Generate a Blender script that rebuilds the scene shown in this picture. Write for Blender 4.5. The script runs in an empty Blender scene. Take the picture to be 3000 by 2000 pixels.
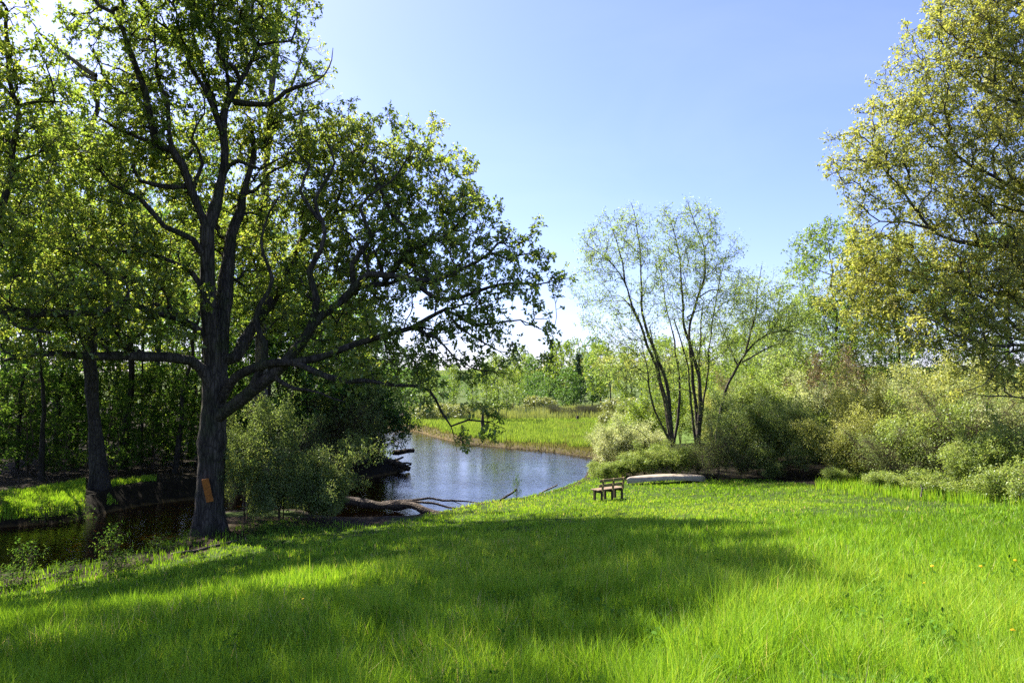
import bpy, math, random
import numpy as np
from mathutils import Vector, Matrix

# ------------------------------------------------------------------ camera, sky, sun, exposure
scene = bpy.context.scene
COL = scene.collection
CAM_Z, PITCH, FPX = 5.3, math.atan(140 / 2000), 2000.0          # the pond is z = 0, the photo is 3000 x 2000
cam_data = bpy.data.cameras.new("camera")
cam_data.sensor_width = 36.0
cam_data.lens = 24.0
cam_data.clip_start = 0.1
cam_data.clip_end = 3000
cam = bpy.data.objects.new("camera", cam_data)
cam.location = (0, 0, CAM_Z)
cam.rotation_euler = (math.radians(90) + PITCH, 0, 0)
COL.objects.link(cam)
scene.camera = cam

SUN_ELEV, SUN_AZ = math.radians(49), math.radians(-50)           # azimuth from +Y, negative = to the left
world = bpy.data.worlds.new("World")
scene.world = world
world.use_nodes = True
nt = world.node_tree
sky = nt.nodes.new("ShaderNodeTexSky")
sky.sky_type = 'NISHITA'
sky.sun_disc = False
sky.sun_elevation = SUN_ELEV
sky.sun_rotation = SUN_AZ
sky.altitude = 100
sky.air_density = 1.0
sky.dust_density = 1.0
sky.ozone_density = 4.0
bg = nt.nodes["Background"]
bg.inputs["Strength"].default_value = 0.068
hue = nt.nodes.new("ShaderNodeMix"); hue.data_type = 'RGBA'; hue.blend_type = 'MULTIPLY'; hue.inputs[0].default_value = 1.0
hue.inputs[7].default_value = (1.0, 0.91, 1.17, 1)                # the lavender cast of this spring sky
nt.links.new(sky.outputs[0], hue.inputs[6])
wtc = nt.nodes.new("ShaderNodeTexCoord")
wmp = nt.nodes.new("ShaderNodeMapping"); wmp.inputs["Scale"].default_value = (1.6, 1.6, 4.0)
nt.links.new(wtc.outputs["Generated"], wmp.inputs[0])
wno = nt.nodes.new("ShaderNodeTexNoise"); wno.inputs["Scale"].default_value = 1.7; wno.inputs["Detail"].default_value = 6
wno.inputs["Distortion"].default_value = 0.6
nt.links.new(wmp.outputs[0], wno.inputs[0])
wrm = nt.nodes.new("ShaderNodeMapRange"); wrm.inputs[1].default_value = 0.45; wrm.inputs[2].default_value = 0.80
wrm.inputs[3].default_value = 0.0; wrm.inputs[4].default_value = 0.05
nt.links.new(wno.outputs[0], wrm.inputs[0])
veil = nt.nodes.new("ShaderNodeMix"); veil.data_type = 'RGBA'      # thin wisps of high cloud
nt.links.new(wrm.outputs[0], veil.inputs[0]); nt.links.new(hue.outputs[2], veil.inputs[6]); veil.inputs[7].default_value = (7.0, 7.0, 7.6, 1)
nt.links.new(veil.outputs[2], bg.inputs[0])

sun_data = bpy.data.lights.new("sun", 'SUN')
sun_data.energy = 5.0
sun_data.angle = math.radians(0.5)
sun_data.color = (1.0, 0.94, 0.83)
sun = bpy.data.objects.new("sun", sun_data)
sdir = Vector((math.cos(SUN_ELEV) * math.sin(SUN_AZ), math.cos(SUN_ELEV) * math.cos(SUN_AZ), math.sin(SUN_ELEV)))
sun.rotation_euler = sdir.to_track_quat('Z', 'Y').to_euler()
sun.location = (-20, 30, 40)
COL.objects.link(sun)

scene.view_settings.view_transform = 'Standard'
scene.view_settings.look = 'None'
scene.view_settings.gamma = 1.0
scene.view_settings.use_curve_mapping = False
scene.view_settings.exposure = 1.95
scene.render.engine = 'CYCLES'
cy = scene.cycles
cy.max_bounces = 7
cy.diffuse_bounces = 3
cy.glossy_bounces = 3
cy.transmission_bounces = 5
cy.transparent_max_bounces = 8
cy.caustics_reflective = False
cy.caustics_refractive = False
cy.use_denoising = False
cy.use_adaptive_sampling = True
cy.adaptive_threshold = 0.01
cy.sample_clamp_indirect = 6

RNG = np.random.default_rng(11)

# ------------------------------------------------------------------ picking helpers
_R = np.array([[1, 0, 0],
               [0, math.cos(PITCH), -math.sin(PITCH)],
               [0, math.sin(PITCH), math.cos(PITCH)]])           # camera (right, forward, up) -> world

def ground_pick(u, v, up=0.0):
    lo, hi = 2.0, 60.0
    for _ in range(40):
        mid = (lo + hi) / 2; p = P(u, v, mid)
        if p[2] - up > H(p[0], p[1]): lo = mid
        else: hi = mid
    return lo

def ray(u, v):
    return _R @ np.array([(u - 1500) / FPX, 1.0, (1000 - v) / FPX])

def P(u, v, d):
    """World point seen at photo pixel (u, v) at ground distance d along +Y."""
    r = ray(u, v)
    return np.array([0, 0, CAM_Z]) + r * (d / r[1])

def PZ(u, v, z=0.0):
    r = ray(u, v)
    return np.array([0, 0, CAM_Z]) + r * ((z - CAM_Z) / r[2])

# ------------------------------------------------------------------ object helpers
def tag(o, label=None, cat=None, group=None, kind=None):
    if label: o['label'] = label
    if cat: o['category'] = cat
    if group: o['group'] = group
    if kind: o['kind'] = kind
    return o

def link(name, me, parent=None, mat=None):
    o = bpy.data.objects.new(name, me)
    COL.objects.link(o)
    if parent: o.parent = parent
    if mat and not me.materials: me.materials.append(mat)
    return o

def thing(name, loc, label, cat, group=None, rz=0.0, scale=1.0):
    o = bpy.data.objects.new(name, None)
    o.empty_display_size = 0.2
    COL.objects.link(o)
    o.location = loc
    o.rotation_euler = (0, 0, rz)
    o.scale = (scale, scale, scale) if np.isscalar(scale) else scale
    return tag(o, label, cat, group)

def children_of(o):
    return [c for c in bpy.data.objects if c.parent == o]

def np_mesh(name, V, F, smooth=False, tone=None, color=None, mat=None):
    V = np.ascontiguousarray(V, dtype=np.float32)
    F = np.ascontiguousarray(F, dtype=np.int32)
    me = bpy.data.meshes.new(name)
    k = F.shape[1]
    me.vertices.add(len(V)); me.vertices.foreach_set("co", V.ravel())
    me.loops.add(F.size); me.loops.foreach_set("vertex_index", F.ravel())
    me.polygons.add(len(F)); me.polygons.foreach_set("loop_start", np.arange(0, F.size, k, dtype=np.int32))
    if smooth: me.polygons.foreach_set("use_smooth", np.ones(len(F), dtype=bool))
    if tone is not None:
        a = me.attributes.new("tone", 'FLOAT', 'FACE')
        a.data.foreach_set("value", np.ascontiguousarray(tone, dtype=np.float32))
    if color is not None:
        a = me.attributes.new("zone", 'FLOAT_COLOR', 'POINT')
        a.data.foreach_set("color", np.ascontiguousarray(color, dtype=np.float32).ravel())
    me.update(calc_edges=True)
    if mat: me.materials.append(mat)
    return me

class MB:
    """Collects quads/tris of a hard-edged part."""
    def __init__(self): self.v, self.f = [], []
    def add(self, V, F):
        b = len(self.v); self.v += [tuple(x) for x in V]; self.f += [tuple(i + b for i in f) for f in F]
    def box(self, c, s, R=None, bev=0.0):
        c = Vector(c); hx, hy, hz = s[0] / 2, s[1] / 2, s[2] / 2
        b = min(bev, hx * .45, hy * .45, hz * .45)
        R = R or Matrix.Identity(3)
        if b <= 0:
            pts = [(x, y, z) for z in (-hz, hz) for x, y in ((-hx, -hy), (hx, -hy), (hx, hy), (-hx, hy))]
            F = [(3, 2, 1, 0), (4, 5, 6, 7), (0, 1, 5, 4), (1, 2, 6, 5), (2, 3, 7, 6), (3, 0, 4, 7)]
        else:                                                    # chamfered along all vertical and horizontal edges
            rings = [(-hz, b), (-hz + b, 0), (hz - b, 0), (hz, b)]
            pts = []
            for z, e in rings:
                X, Y = hx - e, hy - e
                pts += [(-X + b, -Y, z), (X - b, -Y, z), (X, -Y + b, z), (X, Y - b, z), (X - b, Y, z), (-X + b, Y, z), (-X, Y - b, z), (-X, -Y + b, z)]
            F = [tuple(range(7, -1, -1)), tuple(range(24, 32))]
            for r in range(3):
                for i in range(8):
                    j = (i + 1) % 8
                    F.append((r * 8 + i, r * 8 + j, r * 8 + 8 + j, r * 8 + 8 + i))
        self.add([c + R @ Vector(p) for p in pts], F)
        return self
    def build(self, name, mat, parent=None, smooth=False):
        me = bpy.data.meshes.new(name)
        me.from_pydata(self.v, [], self.f)
        if smooth: me.polygons.foreach_set("use_smooth", np.ones(len(self.f), dtype=bool))
        me.update()
        me.materials.append(mat)
        return link(name, me, parent)

def smoothnoise(p, seed, scale, octs=2):
    """Cheap value noise in [0, 1] on (N, 2) or (N, 3) points."""
    p = np.asarray(p, float)
    out = np.zeros(len(p)); amp, tot = 1.0, 0.0
    for o in range(octs):
        q = p / scale * (2 ** o) + seed * 7.31 + o * 13.7
        i = np.floor(q).astype(np.int64); f = q - i; f = f * f * (3 - 2 * f)
        acc = np.zeros(len(p)); D = p.shape[1]
        for c in range(2 ** D):
            w = np.ones(len(p)); h = np.full(len(p), seed * 1013 + 7, dtype=np.int64)
            for k in range(D):
                b = (c >> k) & 1
                w = w * (f[:, k] if b else 1 - f[:, k])
                h = h * 374761393 + (i[:, k] + b) * (668265263, 2147483647, 1274126177)[k]
                h = (h ^ (h >> 13)) & 0x7fffffff
            h = (h * 1274126177) & 0x7fffffff
            acc += w * ((h ^ (h >> 15)) & 0xffff) / 65535.0
        out += amp * acc; tot += amp; amp *= 0.5
    return out / tot

def norm(a):
    return a / np.maximum(np.linalg.norm(a, axis=-1, keepdims=True), 1e-9)

# ------------------------------------------------------------------ materials
def new_mat(name):
    m = bpy.data.materials.new(name)
    m.use_nodes = True
    n = m.node_tree
    n.nodes.clear()
    out = n.nodes.new("ShaderNodeOutputMaterial")
    return m, n, out

def ramp(n, cols, pos=None):
    r = n.nodes.new("ShaderNodeValToRGB")
    e = r.color_ramp.elements
    while len(e) < len(cols): e.new(0.5)
    for i, c in enumerate(cols):
        e[i].position = pos[i] if pos else i / (len(cols) - 1)
        e[i].color = (*c, 1)
    return r

def leaf_mat(name, cols, trans=0.5, tint=(1.5, 1.35, 0.55), gloss=0.06, rough=0.45, pos=None):
    m, n, out = new_mat(name)
    a = n.nodes.new("ShaderNodeAttribute"); a.attribute_name = "tone"
    r = ramp(n, cols, pos)
    n.links.new(a.outputs["Fac"], r.inputs[0])
    d = n.nodes.new("ShaderNodeBsdfDiffuse"); n.links.new(r.outputs[0], d.inputs[0])
    mul = n.nodes.new("ShaderNodeMix"); mul.data_type = 'RGBA'; mul.blend_type = 'MULTIPLY'
    mul.inputs[0].default_value = 1.0
    n.links.new(r.outputs[0], mul.inputs[6]); mul.inputs[7].default_value = (*tint, 1)
    mul.clamp_result = True
    t = n.nodes.new("ShaderNodeBsdfTranslucent"); n.links.new(mul.outputs[2], t.inputs[0])
    mx = n.nodes.new("ShaderNodeMixShader"); mx.inputs[0].default_value = trans
    n.links.new(d.outputs[0], mx.inputs[1]); n.links.new(t.outputs[0], mx.inputs[2])
    g = n.nodes.new("ShaderNodeBsdfGlossy"); g.inputs["Roughness"].default_value = rough
    g.inputs[0].default_value = (0.9, 0.95, 1, 1)
    m2 = n.nodes.new("ShaderNodeMixShader"); m2.inputs[0].default_value = gloss
    n.links.new(mx.outputs[0], m2.inputs[1]); n.links.new(g.outputs[0], m2.inputs[2])
    n.links.new(m2.outputs[0], out.inputs[0])
    return m

def bark_mat(name, c0, c1, scale=6.0, zs=0.18, bump=0.6, moss=None):
    m, n, out = new_mat(name)
    tc = n.nodes.new("ShaderNodeTexCoord")
    mp = n.nodes.new("ShaderNodeMapping"); mp.inputs["Scale"].default_value = (1, 1, zs)
    n.links.new(tc.outputs["Object"], mp.inputs[0])
    n1 = n.nodes.new("ShaderNodeTexNoise"); n1.inputs["Scale"].default_value = scale; n1.inputs["Detail"].default_value = 6
    n.links.new(mp.outputs[0], n1.inputs[0])
    v = n.nodes.new("ShaderNodeTexVoronoi"); v.feature = 'DISTANCE_TO_EDGE'; v.inputs["Scale"].default_value = scale * 2.0
    n.links.new(mp.outputs[0], v.inputs[0])
    r = ramp(n, [c0, c1], [0.3, 0.7]); n.links.new(n1.outputs[0], r.inputs[0])
    b = n.nodes.new("ShaderNodeBsdfPrincipled"); b.inputs["Roughness"].default_value = 0.9
    b.inputs["Specular IOR Level"].default_value = 0.2
    col = r.outputs[0]
    if moss:
        n2 = n.nodes.new("ShaderNodeTexNoise"); n2.inputs["Scale"].default_value = 1.3; n2.inputs["Detail"].default_value = 5
        n.links.new(tc.outputs["Object"], n2.inputs[0])
        r2 = ramp(n, [(0, 0, 0), (1, 1, 1)], [0.5, 0.68]); n.links.new(n2.outputs[0], r2.inputs[0])
        mx = n.nodes.new("ShaderNodeMix"); mx.data_type = 'RGBA'
        n.links.new(r2.outputs[0], mx.inputs[0]); n.links.new(col, mx.inputs[6]); mx.inputs[7].default_value = (*moss, 1)
        col = mx.outputs[2]
    cr = n.nodes.new("ShaderNodeMapRange"); cr.inputs[1].default_value = 0.0; cr.inputs[2].default_value = 0.16; cr.inputs[3].default_value = 0.35; cr.inputs[4].default_value = 1.15
    n.links.new(v.outputs["Distance"], cr.inputs[0])
    fm = n.nodes.new("ShaderNodeMix"); fm.data_type = 'RGBA'; fm.blend_type = 'MULTIPLY'; fm.inputs[0].default_value = 1.0
    n.links.new(col, fm.inputs[6]); n.links.new(cr.outputs[0], fm.inputs[7])
    n.links.new(fm.outputs[2], b.inputs["Base Color"])
    ma = n.nodes.new("ShaderNodeMath"); ma.operation = 'MULTIPLY'; ma.inputs[1].default_value = 2.0
    n.links.new(v.outputs["Distance"], ma.inputs[0])
    ad = n.nodes.new("ShaderNodeMath"); ad.operation = 'ADD'
    n.links.new(ma.outputs[0], ad.inputs[0]); n.links.new(n1.outputs[0], ad.inputs[1])
    bp = n.nodes.new("ShaderNodeBump"); bp.inputs["Strength"].default_value = bump; bp.inputs["Distance"].default_value = 0.04
    n.links.new(ad.outputs[0], bp.inputs["Height"]); n.links.new(bp.outputs[0], b.inputs["Normal"])
    n.links.new(b.outputs[0], out.inputs[0])
    return m

def simple_mat(name, c0, c1, scale=8.0, rough=0.7, stretch=(1, 1, 1), bump=0.15, spec=0.3, pos=(0.35, 0.65)):
    m, n, out = new_mat(name)
    tc = n.nodes.new("ShaderNodeTexCoord")
    mp = n.nodes.new("ShaderNodeMapping"); mp.inputs["Scale"].default_value = stretch
    n.links.new(tc.outputs["Object"], mp.inputs[0])
    n1 = n.nodes.new("ShaderNodeTexNoise"); n1.inputs["Scale"].default_value = scale; n1.inputs["Detail"].default_value = 6
    n.links.new(mp.outputs[0], n1.inputs[0])
    r = ramp(n, [c0, c1], list(pos)); n.links.new(n1.outputs[0], r.inputs[0])
    b = n.nodes.new("ShaderNodeBsdfPrincipled"); b.inputs["Roughness"].default_value = rough
    b.inputs["Specular IOR Level"].default_value = spec
    n.links.new(r.outputs[0], b.inputs["Base Color"])
    bp = n.nodes.new("ShaderNodeBump"); bp.inputs["Strength"].default_value = bump; bp.inputs["Distance"].default_value = 0.02
    n.links.new(n1.outputs[0], bp.inputs["Height"]); n.links.new(bp.outputs[0], b.inputs["Normal"])
    n.links.new(b.outputs[0], out.inputs[0])
    return m

M = {}
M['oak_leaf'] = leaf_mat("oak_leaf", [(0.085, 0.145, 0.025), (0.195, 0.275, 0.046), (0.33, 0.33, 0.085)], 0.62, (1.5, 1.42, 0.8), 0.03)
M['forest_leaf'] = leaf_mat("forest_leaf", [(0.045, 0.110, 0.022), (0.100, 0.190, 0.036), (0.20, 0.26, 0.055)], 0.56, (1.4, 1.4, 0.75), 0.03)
M['shade_dark_leaf'] = leaf_mat("shaded_understorey_leaf", [(0.030, 0.075, 0.016), (0.065, 0.125, 0.024), (0.15, 0.20, 0.04)], 0.5, (1.4, 1.4, 0.75), 0.0)  # leaf colour darkened so plants below the crowns and on the banks look shaded
M['weed_leaf'] = leaf_mat("lawn_weed_leaf", [(0.05, 0.12, 0.02), (0.10, 0.20, 0.03), (0.17, 0.27, 0.05)], 0.4, (1.3, 1.3, 0.7), 0.0)
M['olive_leaf'] = leaf_mat("young_oak_leaf", [(0.18, 0.22, 0.042), (0.31, 0.335, 0.078), (0.42, 0.38, 0.15)], 0.58, (1.3, 1.25, 0.75), 0.015)
M['spring_leaf'] = leaf_mat("spring_leaf", [(0.15, 0.23, 0.055), (0.26, 0.35, 0.10), (0.38, 0.42, 0.18)], 0.55, (1.2, 1.2, 0.7), 0.015)
M['shrub_leaf'] = leaf_mat("shrub_leaf", [(0.12, 0.18, 0.040), (0.23, 0.30, 0.070), (0.38, 0.40, 0.14)], 0.50, (1.3, 1.3, 0.75), 0.02)
M['grey_leaf'] = leaf_mat("grey_shrub_leaf", [(0.10, 0.15, 0.045), (0.175, 0.235, 0.072), (0.34, 0.36, 0.15)], 0.50, (1.25, 1.25, 0.7), 0.015)
M['pale_leaf'] = leaf_mat("pale_shrub_leaf", [(0.22, 0.27, 0.10), (0.41, 0.45, 0.20), (0.60, 0.59, 0.40)], 0.46, (1.15, 1.15, 0.75), 0.02)
M['yellow_leaf'] = leaf_mat("yellow_shrub_leaf", [(0.19, 0.22, 0.045), (0.36, 0.38, 0.10), (0.50, 0.48, 0.20)], 0.50, (1.2, 1.2, 0.75), 0.02)
M['bright_leaf'] = leaf_mat("bright_tree_leaf", [(0.10, 0.17, 0.026), (0.19, 0.28, 0.042), (0.30, 0.36, 0.075)], 0.55, (1.3, 1.25, 0.6), 0.03)
M['needle'] = leaf_mat("conifer_needle", [(0.022, 0.055, 0.022), (0.045, 0.095, 0.034), (0.08, 0.13, 0.045)], 0.25, (1.2, 1.2, 0.7), 0.03)
M['red_leaf'] = leaf_mat("reddish_bud", [(0.15, 0.11, 0.06), (0.22, 0.16, 0.085), (0.26, 0.24, 0.10)], 0.45, (1.1, 1.05, 0.7), 0.03)
M['grass'] = leaf_mat("grass_blade", [(0.080, 0.165, 0.009), (0.205, 0.385, 0.022), (0.34, 0.42, 0.06), (0.46, 0.40, 0.20)], 0.44, (1.35, 1.22, 0.7), 0.012, 0.5, [0.0, 0.48, 0.88, 1.0])
M['meadow'] = leaf_mat("meadow_blade", [(0.105, 0.170, 0.028), (0.18, 0.265, 0.042), (0.30, 0.32, 0.09)], 0.5, (1.22, 1.2, 0.6), 0.02)
M['sedge'] = leaf_mat("sedge_blade", [(0.095, 0.085, 0.035), (0.165, 0.155, 0.055), (0.22, 0.27, 0.06)], 0.40, (1.2, 1.15, 0.7), 0.02)
M['reed'] = leaf_mat("reed_blade", [(0.14, 0.17, 0.05), (0.25, 0.28, 0.08), (0.36, 0.35, 0.15)], 0.4, (1.2, 1.2, 0.6))
M['dark_sedge'] = leaf_mat("dark_sedge_blade", [(0.03, 0.03, 0.018), (0.06, 0.055, 0.03), (0.13, 0.17, 0.045)], 0.3, (1.2, 1.2, 0.6))
M['oak_bark'] = bark_mat("oak_bark", (0.020, 0.017, 0.013), (0.085, 0.070, 0.055), 5.0, 0.16, 1.0, (0.04, 0.043, 0.02))
M['bark'] = bark_mat("forest_bark", (0.018, 0.015, 0.013), (0.06, 0.053, 0.045), 6.0, 0.2, 0.7)
M['pale_bark'] = bark_mat("pale_bark", (0.06, 0.05, 0.042), (0.15, 0.13, 0.11), 6.0, 0.2, 0.5)
M['maple_bark'] = bark_mat("maple_bark", (0.03, 0.025, 0.02), (0.10, 0.082, 0.065), 7.0, 0.25, 0.6, (0.12, 0.13, 0.05))
M['twig_bark'] = bark_mat("shrub_stem_bark", (0.06, 0.04, 0.03), (0.15, 0.11, 0.08), 8.0, 0.4, 0.4)
M['dead_wood'] = bark_mat("dead_wood", (0.10, 0.08, 0.06), (0.30, 0.25, 0.20), 9.0, 0.3, 0.6)
M['log_bark'] = bark_mat("log_bark", (0.025, 0.019, 0.015), (0.12, 0.092, 0.07), 6.0, 0.8, 0.9)
M['bench_back'] = simple_mat("weathered_bench_board", (0.145, 0.105, 0.046), (0.28, 0.215, 0.10), 5, 0.75, (1, 8, 8))
M['bench_seat'] = simple_mat("brown_bench_seat", (0.15, 0.10, 0.06), (0.25, 0.175, 0.11), 5, 0.7, (1, 8, 8))
M['bench_leg'] = simple_mat("dark_bench_post", (0.04, 0.028, 0.018), (0.08, 0.055, 0.035), 6, 0.8, (4, 4, 1))
M['canoe'] = simple_mat("cream_canoe_hull", (0.22, 0.182, 0.14), (0.37, 0.315, 0.25), 2.6, 0.42, (1, 2, 2), 0.04, 0.5)
M['canoe_rim'] = simple_mat("canoe_gunwale", (0.30, 0.25, 0.19), (0.42, 0.36, 0.28), 6, 0.5, (1, 4, 4), 0.05)
M['orange_board'] = simple_mat("orange_painted_board", (0.20, 0.065, 0.008), (0.36, 0.125, 0.014), 5, 0.7, (1, 1, 3), 0.1)
M['petal'] = simple_mat("dandelion_petal", (0.75, 0.40, 0.01), (0.85, 0.52, 0.02), 30, 0.7)
M['post'] = simple_mat("dark_post_wood", (0.03, 0.022, 0.018), (0.07, 0.05, 0.04), 6, 0.9, (3, 3, 1))

def ground_mat():
    m, n, out = new_mat("ground_soil_and_turf")
    a = n.nodes.new("ShaderNodeAttribute"); a.attribute_name = "zone"
    tc = n.nodes.new("ShaderNodeTexCoord")
    n1 = n.nodes.new("ShaderNodeTexNoise"); n1.inputs["Scale"].default_value = 3.0; n1.inputs["Detail"].default_value = 8
    n1.inputs["Roughness"].default_value = 0.7
    n.links.new(tc.outputs["Object"], n1.inputs[0])
    r = ramp(n, [(0.45, 0.45, 0.45), (1.5, 1.4, 1.3)], [0.3, 0.75]); n.links.new(n1.outputs[0], r.inputs[0])
    mul = n.nodes.new("ShaderNodeMix"); mul.data_type = 'RGBA'; mul.blend_type = 'MULTIPLY'; mul.inputs[0].default_value = 1
    n.links.new(a.outputs["Color"], mul.inputs[6]); n.links.new(r.outputs[0], mul.inputs[7])
    b = n.nodes.new("ShaderNodeBsdfPrincipled"); b.inputs["Roughness"].default_value = 0.95
    b.inputs["Specular IOR Level"].default_value = 0.1
    n.links.new(mul.outputs[2], b.inputs["Base Color"])
    bp = n.nodes.new("ShaderNodeBump"); bp.inputs["Strength"].default_value = 0.8; bp.inputs["Distance"].default_value = 0.08
    n.links.new(n1.outputs[0], bp.inputs["Height"]); n.links.new(bp.outputs[0], b.inputs["Normal"])
    n.links.new(b.outputs[0], out.inputs[0])
    return m

def water_mat():
    m, n, out = new_mat("brown_pond_water")
    tc = n.nodes.new("ShaderNodeTexCoord")
    mp = n.nodes.new("ShaderNodeMapping"); mp.inputs["Scale"].default_value = (1.0, 2.2, 1); mp.inputs["Rotation"].default_value = (0, 0, 0.25)
    n.links.new(tc.outputs["Object"], mp.inputs[0])
    n1 = n.nodes.new("ShaderNodeTexNoise"); n1.inputs["Scale"].default_value = 2.6; n1.inputs["Detail"].default_value = 3
    n1.inputs["Distortion"].default_value = 0.4
    n.links.new(mp.outputs[0], n1.inputs[0])
    n2 = n.nodes.new("ShaderNodeTexNoise"); n2.inputs["Scale"].default_value = 0.12; n2.inputs["Detail"].default_value = 3
    n.links.new(tc.outputs["Object"], n2.inputs[0])
    r2 = ramp(n, [(0.25, 0.25, 0.25), (1, 1, 1)], [0.35, 0.62]); n.links.new(n2.outputs[0], r2.inputs[0])
    mu = n.nodes.new("ShaderNodeMath"); mu.operation = 'MULTIPLY'
    n.links.new(n1.outputs[0], mu.inputs[0]); n.links.new(r2.outputs[0], mu.inputs[1])
    bp = n.nodes.new("ShaderNodeBump"); bp.inputs["Strength"].default_value = 0.38; bp.inputs["Distance"].default_value = 0.06
    n.links.new(mu.outputs[0], bp.inputs["Height"])
    fr = n.nodes.new("ShaderNodeFresnel"); fr.inputs[0].default_value = 1.6
    n.links.new(bp.outputs[0], fr.inputs["Normal"])
    g = n.nodes.new("ShaderNodeBsdfGlossy"); g.inputs["Roughness"].default_value = 0.03
    n.links.new(bp.outputs[0], g.inputs["Normal"])
    t = n.nodes.new("ShaderNodeBsdfTransparent"); t.inputs[0].default_value = (0.62, 0.46, 0.22, 1)
    mx = n.nodes.new("ShaderNodeMixShader")
    n.links.new(fr.outputs[0], mx.inputs[0]); n.links.new(t.outputs[0], mx.inputs[1]); n.links.new(g.outputs[0], mx.inputs[2])
    n.links.new(mx.outputs[0], out.inputs[0])
    return m

# ------------------------------------------------------------------ terrain
NEAR = [(-900, 1840), (-400, 1765), (0, 1690), (250, 1660), (430, 1625), (525, 1590), (560, 1552), (620, 1526), (760, 1512), (900, 1512),
        (965, 1530), (1100, 1532), (1260, 1520), (1400, 1488), (1500, 1476), (1600, 1453), (1700, 1410), (1716, 1392), (1732, 1365), (1775, 1352)]
FAR = [(1748, 1342), (1700, 1335), (1600, 1321), (1450, 1308), (1330, 1292), (1260, 1275), (1215, 1262), (1100, 1252), (900, 1244)]
LEFT = [(900, 1256), (1010, 1264), (1118, 1280), (1085, 1308), (1128, 1342), (1192, 1376), (1050, 1405), (900, 1438), (700, 1455),
        (560, 1463), (420, 1480), (330, 1498), (200, 1528), (0, 1544), (-400, 1560), (-900, 1575)]
SHORE = np.array([PZ(u, v)[:2] for u, v in NEAR + FAR + LEFT])

def subdiv_closed(S, n=4, wob=0.0):
    out = []
    N = len(S)
    for i in range(N):
        p0, p1, p2, p3 = S[i - 1], S[i], S[(i + 1) % N], S[(i + 2) % N]
        for t in np.arange(n) / n:
            out.append(0.5 * (2 * p1 + (p2 - p0) * t + (2 * p0 - 5 * p1 + 4 * p2 - p3) * t * t + (3 * p1 - p0 - 3 * p2 + p3) * t ** 3) * 0.6
                       + 0.4 * (p1 * (1 - t) + p2 * t))
    return np.array(out)
SHORE = subdiv_closed(SHORE, 3)

def in_poly(x, y, S):
    c = np.zeros(len(x), bool)
    N = len(S); j = N - 1
    for i in range(N):
        xi, yi, xj, yj = S[i][0], S[i][1], S[j][0], S[j][1]
        c ^= ((yi > y) != (yj > y)) & (x < (xj - xi) * (y - yi) / (yj - yi + 1e-12) + xi)
        j = i
    return c

def poly_dist(x, y, S):
    d = np.full(len(x), 1e9)
    N = len(S)
    for i in range(N):
        a, b = S[i], S[(i + 1) % N]
        ab = b - a
        t = np.clip(((x - a[0]) * ab[0] + (y - a[1]) * ab[1]) / (ab @ ab + 1e-12), 0, 1)
        d = np.minimum(d, (x - a[0] - t * ab[0]) ** 2 + (y - a[1] - t * ab[1]) ** 2)
    return np.sqrt(d)

CTRL = np.array([
    (0, -25, 5.2), (25, -20, 6), (-25, -20, 4.5), (0, 0, 3.68), (0, 4.5, 3.33), (0, 10, 2.55), (0, 15, 1.92), (0, 20, 1.35), (0, 28, 0.45),
    (4.3, 28.5, 0.77), (8, 36.6, 0.42), (8, 28, 0.92), (8, 20, 1.6), (10, 10, 2.9), (4, 36, 0.30), (12, 36, 0.55), (15, 27, 1.2), (17, 22, 1.67),
    (20, 0, 4.0), (30, 15, 2.6), (28, 32, 1.8), (22, 45, 1.1), (14, 48, 0.7), (40, 60, 2.0), (60, 20, 4), (60, 150, 3.5),
    (-6, 12, 1.65), (-9, 15, 0.72), (-12, 17.5, 0.2), (-6, 20, 0.70), (-4, 24.5, 0.42), (-10, 24.5, 0.35), (-8, 26, 0.35), (-8, 5, 2.8), (-20, 8, 1.7), (-22, 14, 0.35), (-15, 16.5, 0.15), (-12, 12, 1.25),
    (-16, 32, 0.8), (-25, 30, 0.9), (-10, 38, 0.6), (-8, 46, 0.5), (-40, 40, 1.6), (-25, 60, 1.3), (-12, 70, 0.8), (-50, 110, 2.5), (-20, 130, 1.0),
    (0, 62, 0.25), (10, 65, 0.3), (20, 75, 0.5), (0, 100, 0.3), (15, 120, 0.5), (0, 180, 0.8), (40, 260, 2.5), (-60, 300, 3), (100, 300, 6)], float)

def _tps_fit(C, reg=1.5):
    n = len(C); X = C[:, :2] / 20
    r2 = ((X[:, None] - X[None]) ** 2).sum(-1)
    K = 0.5 * r2 * np.log(r2 + 1e-12) + np.eye(n) * reg * 0.02
    Pm = np.hstack([np.ones((n, 1)), X])
    A = np.zeros((n + 3, n + 3)); A[:n, :n] = K; A[:n, n:] = Pm; A[n:, :n] = Pm.T
    return np.linalg.solve(A, np.concatenate([C[:, 2], np.zeros(3)])), X
_W, _X = _tps_fit(CTRL)

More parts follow.
